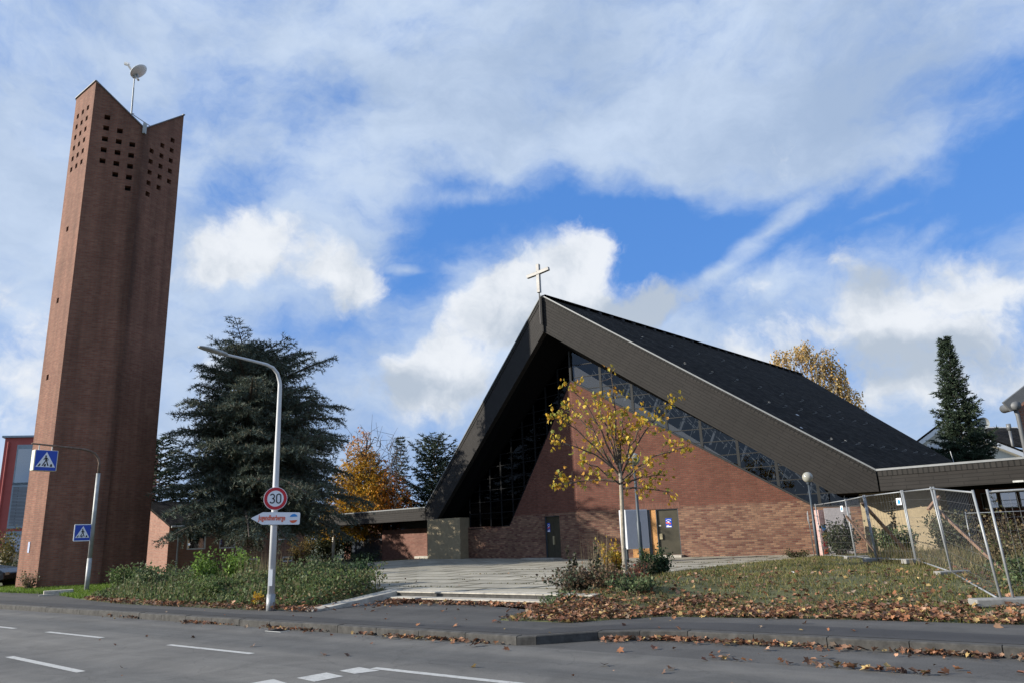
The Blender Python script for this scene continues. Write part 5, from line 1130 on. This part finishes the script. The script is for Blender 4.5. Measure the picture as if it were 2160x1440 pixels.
bush(.75, 16.3, .42, .40, 'small dark green bush beside the steps', G2, 1000, .065, seed=16)
bush(2.3, 16.2, .34, .6, 'low green bush among the fallen leaves', G2, 1200, .065, seed=17)
bush(1.28, 19.4, 1.25, .13, 'tall thin dark stalk left of the maple', [(.05, .045, .035), (.06, .07, .035)], 190, .085, nm='plant', seed=18, stems=3, thin=True)
bush(1.85, 19.7, 1.0, .20, 'thin dark stalk nearest the left church door', [(.06, .05, .04), (.05, .07, .035)], 150, .08, nm='plant', seed=19, stems=4, thin=True)
bush(3.0, 19.3, .55, .35, 'reddish twig shrub before the maple', [(.32, .07, .05), (.24, .09, .05)], 240, .06, seed=20, stems=22)
bush(11.3, 27.0, 1.15, .75, 'dark bush behind the first fence panel', [(.05, .065, .03), (.07, .075, .035), (.035, .05, .025)], 1800, .085, seed=21, stems=26)
bush(12.0, 24.3, .85, .75, 'green bramble heap in front of the plaster pier', G2+[(.10, .10, .05)], 2400, .085, seed=22, stems=30)
bush(13.9, 24.7, 1.3, .8, 'tall grey green bramble right of the plaster pier', [(.07, .09, .05), (.10, .105, .06), (.13, .12, .07)], 2400, .085, seed=23, stems=34)
bush(12.6, 25.6, 1.9, .12, 'tall dead stalk against the plaster pier', [(.03, .03, .02)], 130, .10, nm='plant', seed=24, stems=3, thin=True)
bush(12.9, 20.6, 1.25, 1.0, 'dry brown bramble behind the barrier', DR, 1500, .07, seed=25, stems=46)
bush(11.5, 18.0, .75, 1.0, 'dry yellow bramble behind the nearest panel', DR, 1300, .065, seed=26, stems=46)
bush(9.0, 13.5, .55, .65, 'dark green weed clump behind the nearest panel', G2, 1500, .065, seed=27)
bush(9.6, 14.6, .5, .6, 'grey green weed clump right of the nearest post', [(.07, .085, .04), (.10, .10, .05)], 1100, .06, seed=28)
bush(10.4, 29.0, .35, .5, 'low dark creeper at the terrace edge near the fence', [(.06, .065, .03), (.09, .08, .04)], 700, .06, seed=29)
bush(-20.2, 31.5, .75, .45, 'brown twiggy weed at the tower corner', DR, 420, .07, seed=30, stems=24)
bush(-8.6, 42.2, .6, .9, 'dark green bush before the metal gate', [(.03, .05, .025), (.04, .06, .03)], 1300, .09, seed=31)
bush(-13.2, 45.8, 1.7, 1.1, 'golden brown bush by the annex corner', [(.16, .11, .03), (.10, .085, .03), (.20, .13, .03)], 1600, .09, seed=32)
bush(-30.2, 44.5, 2.7, 1.0, 'yellowing bush in front of the red office block', [(.20, .15, .04), (.14, .13, .05), (.09, .09, .035)], 1500, .13, seed=33, z=0)
bush(-27.6, 40.5, 1.1, 1.2, 'dark hedge shrub behind the parked car', [(.03, .045, .02), (.045, .055, .03)], 1600, .10, seed=34, z=0)
def scatter_stuff(name, t0, t1, v0f, v1f, n, zf, seed):
    rg = np.random.default_rng(seed); t_ = rg.uniform(t0, t1, n); a, b_ = v0f(t_), v1f(t_); v_ = a+(b_-a)*rg.random(n); x = t_*U2[0]+v_*N2[0]; y = t_*U2[1]+v_*N2[1]; return rg, t_, v_, x, y
# undergrowth on the left bank: leaves from the ground up to knee height
rg, t_, v_, x, y = scatter_stuff('undergrowth', -26.3, -14.6, lambda t: edge(t)+.42, lambda t: np.where(t < -20, 15.0, 14.4+.25*(t+20).clip(0, 3)), 30000, None, 41)
hmax = .11+.45*sstep((v_-edge(t_)-.3)/1.3)*(1+.5*np.sin(t_*2.1)*np.cos(v_*2.7)); z = height(x, y)+rg.random(len(x))**.8*hmax
ok = ~in_poly(x, y, TERR); x, y, z = x[ok], y[ok], z[ok]; n = len(x)
A = unit(rg.normal(0, .7, (n, 3))+np.array([0, 0, .35])); B_ = unit(np.cross(A, rg.normal(size=(n, 3)))); sz = .085*rg.uniform(.6, 1.4, (n, 1)); V, Fc = quads(np.stack([x, y, z], -1), A*sz, B_*sz*.30)
tag(arr_mesh('undergrowth', V, Fc, M_leaf, None, hue(n, G1+G2+[(.13, .13, .05), (.16, .13, .07)], .2)), kind='stuff')
# grass blades
def grass(name, x, y, hgt, cols, rg, w=.012, lean=.5):
    n = len(x); P = np.stack([x, y, height(x, y)-.01], -1); A = unit(rg.normal(0, lean, (n, 3))*np.array([1, 1, 0])+np.array([0, 0, 1]))*(hgt*rg.uniform(.5, 1.4, n))[:, None]; B_ = np.stack([rg.normal(size=n), rg.normal(size=n), np.zeros(n)], -1); B_ = unit(B_)*w
    V, Fc = tris(P, A, B_); tag(arr_mesh(name, V, Fc, M_leaf, None, hue(n, cols, .22)), kind='stuff')
rg, t_, v_, x, y = scatter_stuff('g', -9.2, 6, lambda t: edge(t)+.05, lambda t: edge(t)*0+32, 110000, None, 42)
d_ = np.hypot(x-6, y-12); ok = (~in_poly(x, y, TERR)) & (rg.random(len(x)) < np.clip(1.15-(v_-13)/26, .35, 1)); x, y, t_, v_ = x[ok], y[ok], t_[ok], v_[ok]
bare = np.sin(x*1.7+1.3*np.sin(y*1.1))*np.cos(y*1.9+.8*np.sin(x*2.3)); keep = rg.random(len(x)) < np.clip(.72+.55*bare, .15, 1); x, y = x[keep], y[keep]
grass('lawn_grass', x, y, np.full(len(x), .085), [(.12, .13, .035), (.10, .115, .03), (.18, .15, .06), (.22, .17, .09), (.15, .14, .045)], rg)
rg, t_, v_, x, y = scatter_stuff('g', -5, 6, lambda t: t*0+17.0, lambda t: t*0+27, 26000, None, 43)
ok = (x > 9.6+(y-15)*.06) & (~in_poly(x, y, TERR)); x, y = x[ok], y[ok]
grass('dry_grass', x, y, np.full(len(x), .34)*(1+.5*np.sin(x*2)*np.cos(y*1.7)), [(.26, .20, .11), (.20, .16, .085), (.15, .14, .06), (.11, .12, .045)], rg, .010, .35)
rg, t_, v_, x, y = scatter_stuff('g', -40, -26.2, lambda t: np.maximum(edge(t)+.05, 10.8), lambda t: t*0+17, 42000, None, 44)
grass('tower_grass', x, y, np.full(len(x), .11), [(.13, .21, .025), (.16, .24, .035), (.10, .17, .025)], rg, .016)
rg = np.random.default_rng(45); x = rg.uniform(-20, -5, 30000); y = rg.uniform(26, 46, 30000); ok = (~in_poly(x, y, TERR)); x, y = x[ok], y[ok]
grass('bank_grass', x, y, np.full(len(x), .11), [(.09, .13, .03), (.11, .15, .035), (.08, .10, .03)], rg, .018)
rg = np.random.default_rng(48); t_ = rg.uniform(-25.5, -14.8, 1500); v_ = edge(t_)+rg.uniform(.5, 3.4, 1500); x = t_*U2[0]+v_*N2[0]; y = t_*U2[1]+v_*N2[1]; ok = (~in_poly(x, y, TERR)) & (np.sin(x*2.2)*np.cos(y*1.7) > -.2); x, y = x[ok], y[ok]
grass('bank_weeds', x, y, rg.uniform(.3, .8, len(x)), [(.13, .17, .06), (.17, .165, .08), (.10, .15, .05), (.21, .18, .10)], rg, .011, .16)
rg = np.random.default_rng(46); x = np.concatenate([rg.normal(-7.6, .35, 320), rg.normal(2.1, .2, 130)]); y = np.concatenate([rg.normal(22.4, .35, 320), rg.normal(20.6, .25, 130)])
grass('tall_grass', x, y, np.full(len(x), 1.05), [(.24, .19, .12), (.19, .16, .09)], rg, .008, .12)
# weeds growing in the terrace joints
rg = np.random.default_rng(47); x = []; y = []
for v0 in np.arange(15.0, 36, 1.25):
    n = 420; t_ = rg.uniform(-17, 4, n); m_ = np.sin(t_*1.3+v0*3)+.4*np.sin(t_*4.1) > .35; v1 = v0+rg.normal(0, .03, n); x.append((t_*U2[0]+v1*N2[0])[m_]); y.append((t_*U2[1]+v1*N2[1])[m_])
x = np.concatenate(x); y = np.concatenate(y); ok = in_poly(x, y, TERR); x, y = x[ok], y[ok]; n = len(x)
P = np.stack([x, y, np.full(n, .345)], -1); A = unit(rg.normal(0, .5, (n, 3))*np.array([1, 1, 0])+np.array([0, 0, 1]))*rg.uniform(.02, .06, (n, 1)); B_ = unit(np.stack([rg.normal(size=n), rg.normal(size=n), np.zeros(n)], -1))*.02; V, Fc = tris(P, A, B_)
tag(arr_mesh('joint_weeds', V, Fc, M_leaf, None, hue(n, [(.10, .10, .04), (.14, .12, .05), (.08, .09, .03)], .2)), kind='stuff')

# ------------------------------------------------------------ fallen leaves
rg = np.random.default_rng(50); T_s, V_s, Z_s, K_s = [], [], [], []
def put(t_, v_, zadd, curl): T_s.append(t_); V_s.append(v_); Z_s.append(zadd); K_s.append(curl)
n = 11000; t_ = rg.uniform(-8.9, 5, n); dv = rg.exponential(1.15, n); put(t_, edge(t_)-.06+dv*np.where(t_ < -6.2, 1.5, 1.0), rg.uniform(0, .05, n), .5+0*t_)
n = 1700; t_ = rg.uniform(-8.9, -6.0, n); put(t_, edge(t_)+rg.uniform(-.1, 2.4, n), rg.uniform(0, .03, n), .5+0*t_)
n = 800; t_ = rg.uniform(-8.5, 5, n); put(t_, edge(t_)+rg.uniform(.3, 6.5, n)**1.0, rg.uniform(.02, .07, n), .5+0*t_)
n = 2400; t_ = rg.uniform(-25.5, -13.9, n); put(t_, edge(np.minimum(t_, -14.6))-.04+rg.exponential(.26, n), rg.uniform(.0, .09, n), .5+0*t_)
n = 420; t_ = rg.uniform(-17, -14.5, n); put(t_, 11+rg.uniform(0, 2.6, n), rg.uniform(0, .25, n), .5+0*t_)
n = 1100; t_ = rg.uniform(-13.9, -8.7, n); put(t_, 13.42-rg.exponential(.13, n), rg.uniform(0, .06, n), .5+0*t_)
n = 160; t_ = rg.uniform(-13.9, -12.9, n); put(t_, 13.4-rg.exponential(.6, n), rg.uniform(0, .05, n), .5+0*t_)
n = 800; t_ = rg.uniform(-20, -7.2, n); m_ = (np.sin(t_*1.9)+.6*np.sin(t_*4.7+1)+rg.normal(0, .5, n) > -.15+.16*(-t_-12)); t_ = t_[m_]; put(t_, 9.54-rg.exponential(.09, len(t_)), rg.uniform(0, .025, len(t_)), .7+0*t_)
n = 950; t_ = -6.1+7.6*rg.random(n)**1.4; kv = np.interp(t_, [p[0] for p in KB], [p[1] for p in KB]); put(t_, kv-.03-rg.exponential(.09, n), rg.uniform(0, .03, n), .7+0*t_)
n = 330; t_ = rg.uniform(-4.2, 3, n); t_ = t_[np.sin(t_*2.3)+rg.normal(0, .5, n) > -.3]; n = len(t_); put(t_, 9.55+rg.normal(0, .07, n), rg.uniform(0, .02, n), .4+0*t_)
n = 60; t_ = rg.uniform(-5.5, 3, n); put(t_, rg.uniform(9.6, 10.7, n), 0*t_, .6+0*t_)
n = 46; t_ = rg.uniform(-15, 2, n); put(t_, rg.uniform(5.0, 9.4, n), 0*t_, .5+0*t_)
n = 120; t_ = rg.uniform(-18, 4, n); put(t_, rg.uniform(9.8, 13, n), 0*t_, .6+0*t_)
n = 150; t_ = rg.uniform(-18, 0, n); put(t_, rg.uniform(14.2, 30, n), 0*t_, .5+0*t_)
t_ = np.concatenate(T_s); v_ = np.concatenate(V_s); za = np.concatenate(Z_s); ku = np.concatenate(K_s); x = t_*U2[0]+v_*N2[0]; y = t_*U2[1]+v_*N2[1]
kvb = np.interp(t_, [p[0] for p in KB], [p[1] for p in KB])
zg = np.where(v_ < kvb, .004, np.where(v_ < edge(t_), .124, np.maximum(height(x, y), .12))); zg = np.where(in_poly(x, y, TERR), .352, zg); zg = np.where((t_ > -14) & (t_ < -8.7) & (v_ > 13.42) & (v_ < 14.15), .33, zg)
cl_ = np.sin(x*2.3+1.7*np.sin(y*1.9))*np.cos(y*2.9+1.2*np.sin(x*3.1))+.5*np.sin(x*6.1)*np.cos(y*5.3); kp = rg.random(len(x)) < np.clip(.70+.55*cl_, .10, 1); t_, v_, x, y, zg, za, ku = [q_[kp] for q_ in (t_, v_, x, y, zg, za, ku)]
n = len(t_); P = np.stack([x, y, zg+za+.012], -1)
nz = unit(rg.normal(0, .40, (n, 3))+np.array([0, 0, 1])); X = unit(np.cross(nz, rg.normal(size=(n, 3)))); Yv = np.cross(nz, X)
V, Fc, kk = lobed(P, X, Yv, nz, np.where(rg.random(n) < .4, rg.uniform(.025, .06, n), rg.uniform(.045, .115, n)), .5)
C = hue(n, [(.25, .125, .072), (.21, .098, .055), (.30, .165, .10), (.16, .075, .048), (.33, .20, .13), (.23, .10, .05), (.12, .062, .042), (.27, .13, .065), (.37, .26, .11), (.09, .055, .04), (.20, .15, .11)], .28); tag(arr_mesh('fallen_leaves', V, Fc, M_litter, None, np.repeat(C, kk, 0)), kind='stuff')
sc_ = empty('paper_scrap', (6.66, 18.81, .40), .4, 'white crumpled paper scrap lying on the lawn', 'litter')
b = MB(); b.add([(-.12, -.05, .0), (.0, -.08, .05), (.14, -.03, .01), (.10, .09, .04), (-.02, .06, .09), (-.13, .08, .02)], [(0, 1, 4, 5), (1, 2, 3, 4)]); b.build('sheet', M_white, sc_)

dg = empty('drain_grate', tv(-12.65, 9.33, .0), math.atan2(U2[1], U2[0]), 'cast iron gully grate in the gutter of the road', 'drain')
wbox(dg, -.24, -.16, -.05, .24, .16, .006, 'frame', M_galvd)
for i in range(7): wbox(dg, -.205+.06*i, -.13, .0065, -.17+.06*i, .13, .012, 'bar', M_mull)

for i, (c_, a_, h_) in enumerate(((-16.5, 9.5, 2.3), (-20.0, 9.0, 2.1), (-23.5, 8.5, 2.4), (-27, 8, 2.2))):
    x_, y_, _ = cw_(c_, a_); bush(x_, y_, h_, 1.9, ['olive hedge shrub behind the brick passage wall', 'dull green hedge shrub behind the metal gate', 'yellow green hedge shrub left of the metal gate', 'dark hedge shrub behind the white column'][i], [(.09, .10, .03), (.13, .12, .035), (.06, .075, .03)], 2600, .14, seed=60+i, z=.15, stems=26)

conifer('fir_tree', (-23.5, 48.8, 0), 'broad dark fir added behind the annex to shade the passage wall', 8.8, 1.5, lambda r, az: 3.1*max(0, 1-r**2)**.7+.1, 75, DKG, up0=.05, up1=.5, droop=.2, twig_sp=.3, tuft_sp=.11, ndl=(.26, .08), trunk_r=.22, seed=71, per=3)  # added tree, hidden by tower and cedar; it shades the passage wall
for i, (x_, y_, h_, r_) in enumerate(((-17.0, 58, 3.6, 2.0), (-14.6, 57, 3.2, 1.9), (-12.6, 58.5, 3.4, 2.0))):
    bush(x_, y_, h_, r_, ['dark evergreen shrub beyond the gap beside the annex', 'tall olive shrub filling the gap between annex and passage', 'dense green shrub beyond the white passage column'][i], [(.035, .05, .025), (.05, .065, .03), (.075, .08, .03)], 3000, .17, seed=75+i, z=0, stems=26)
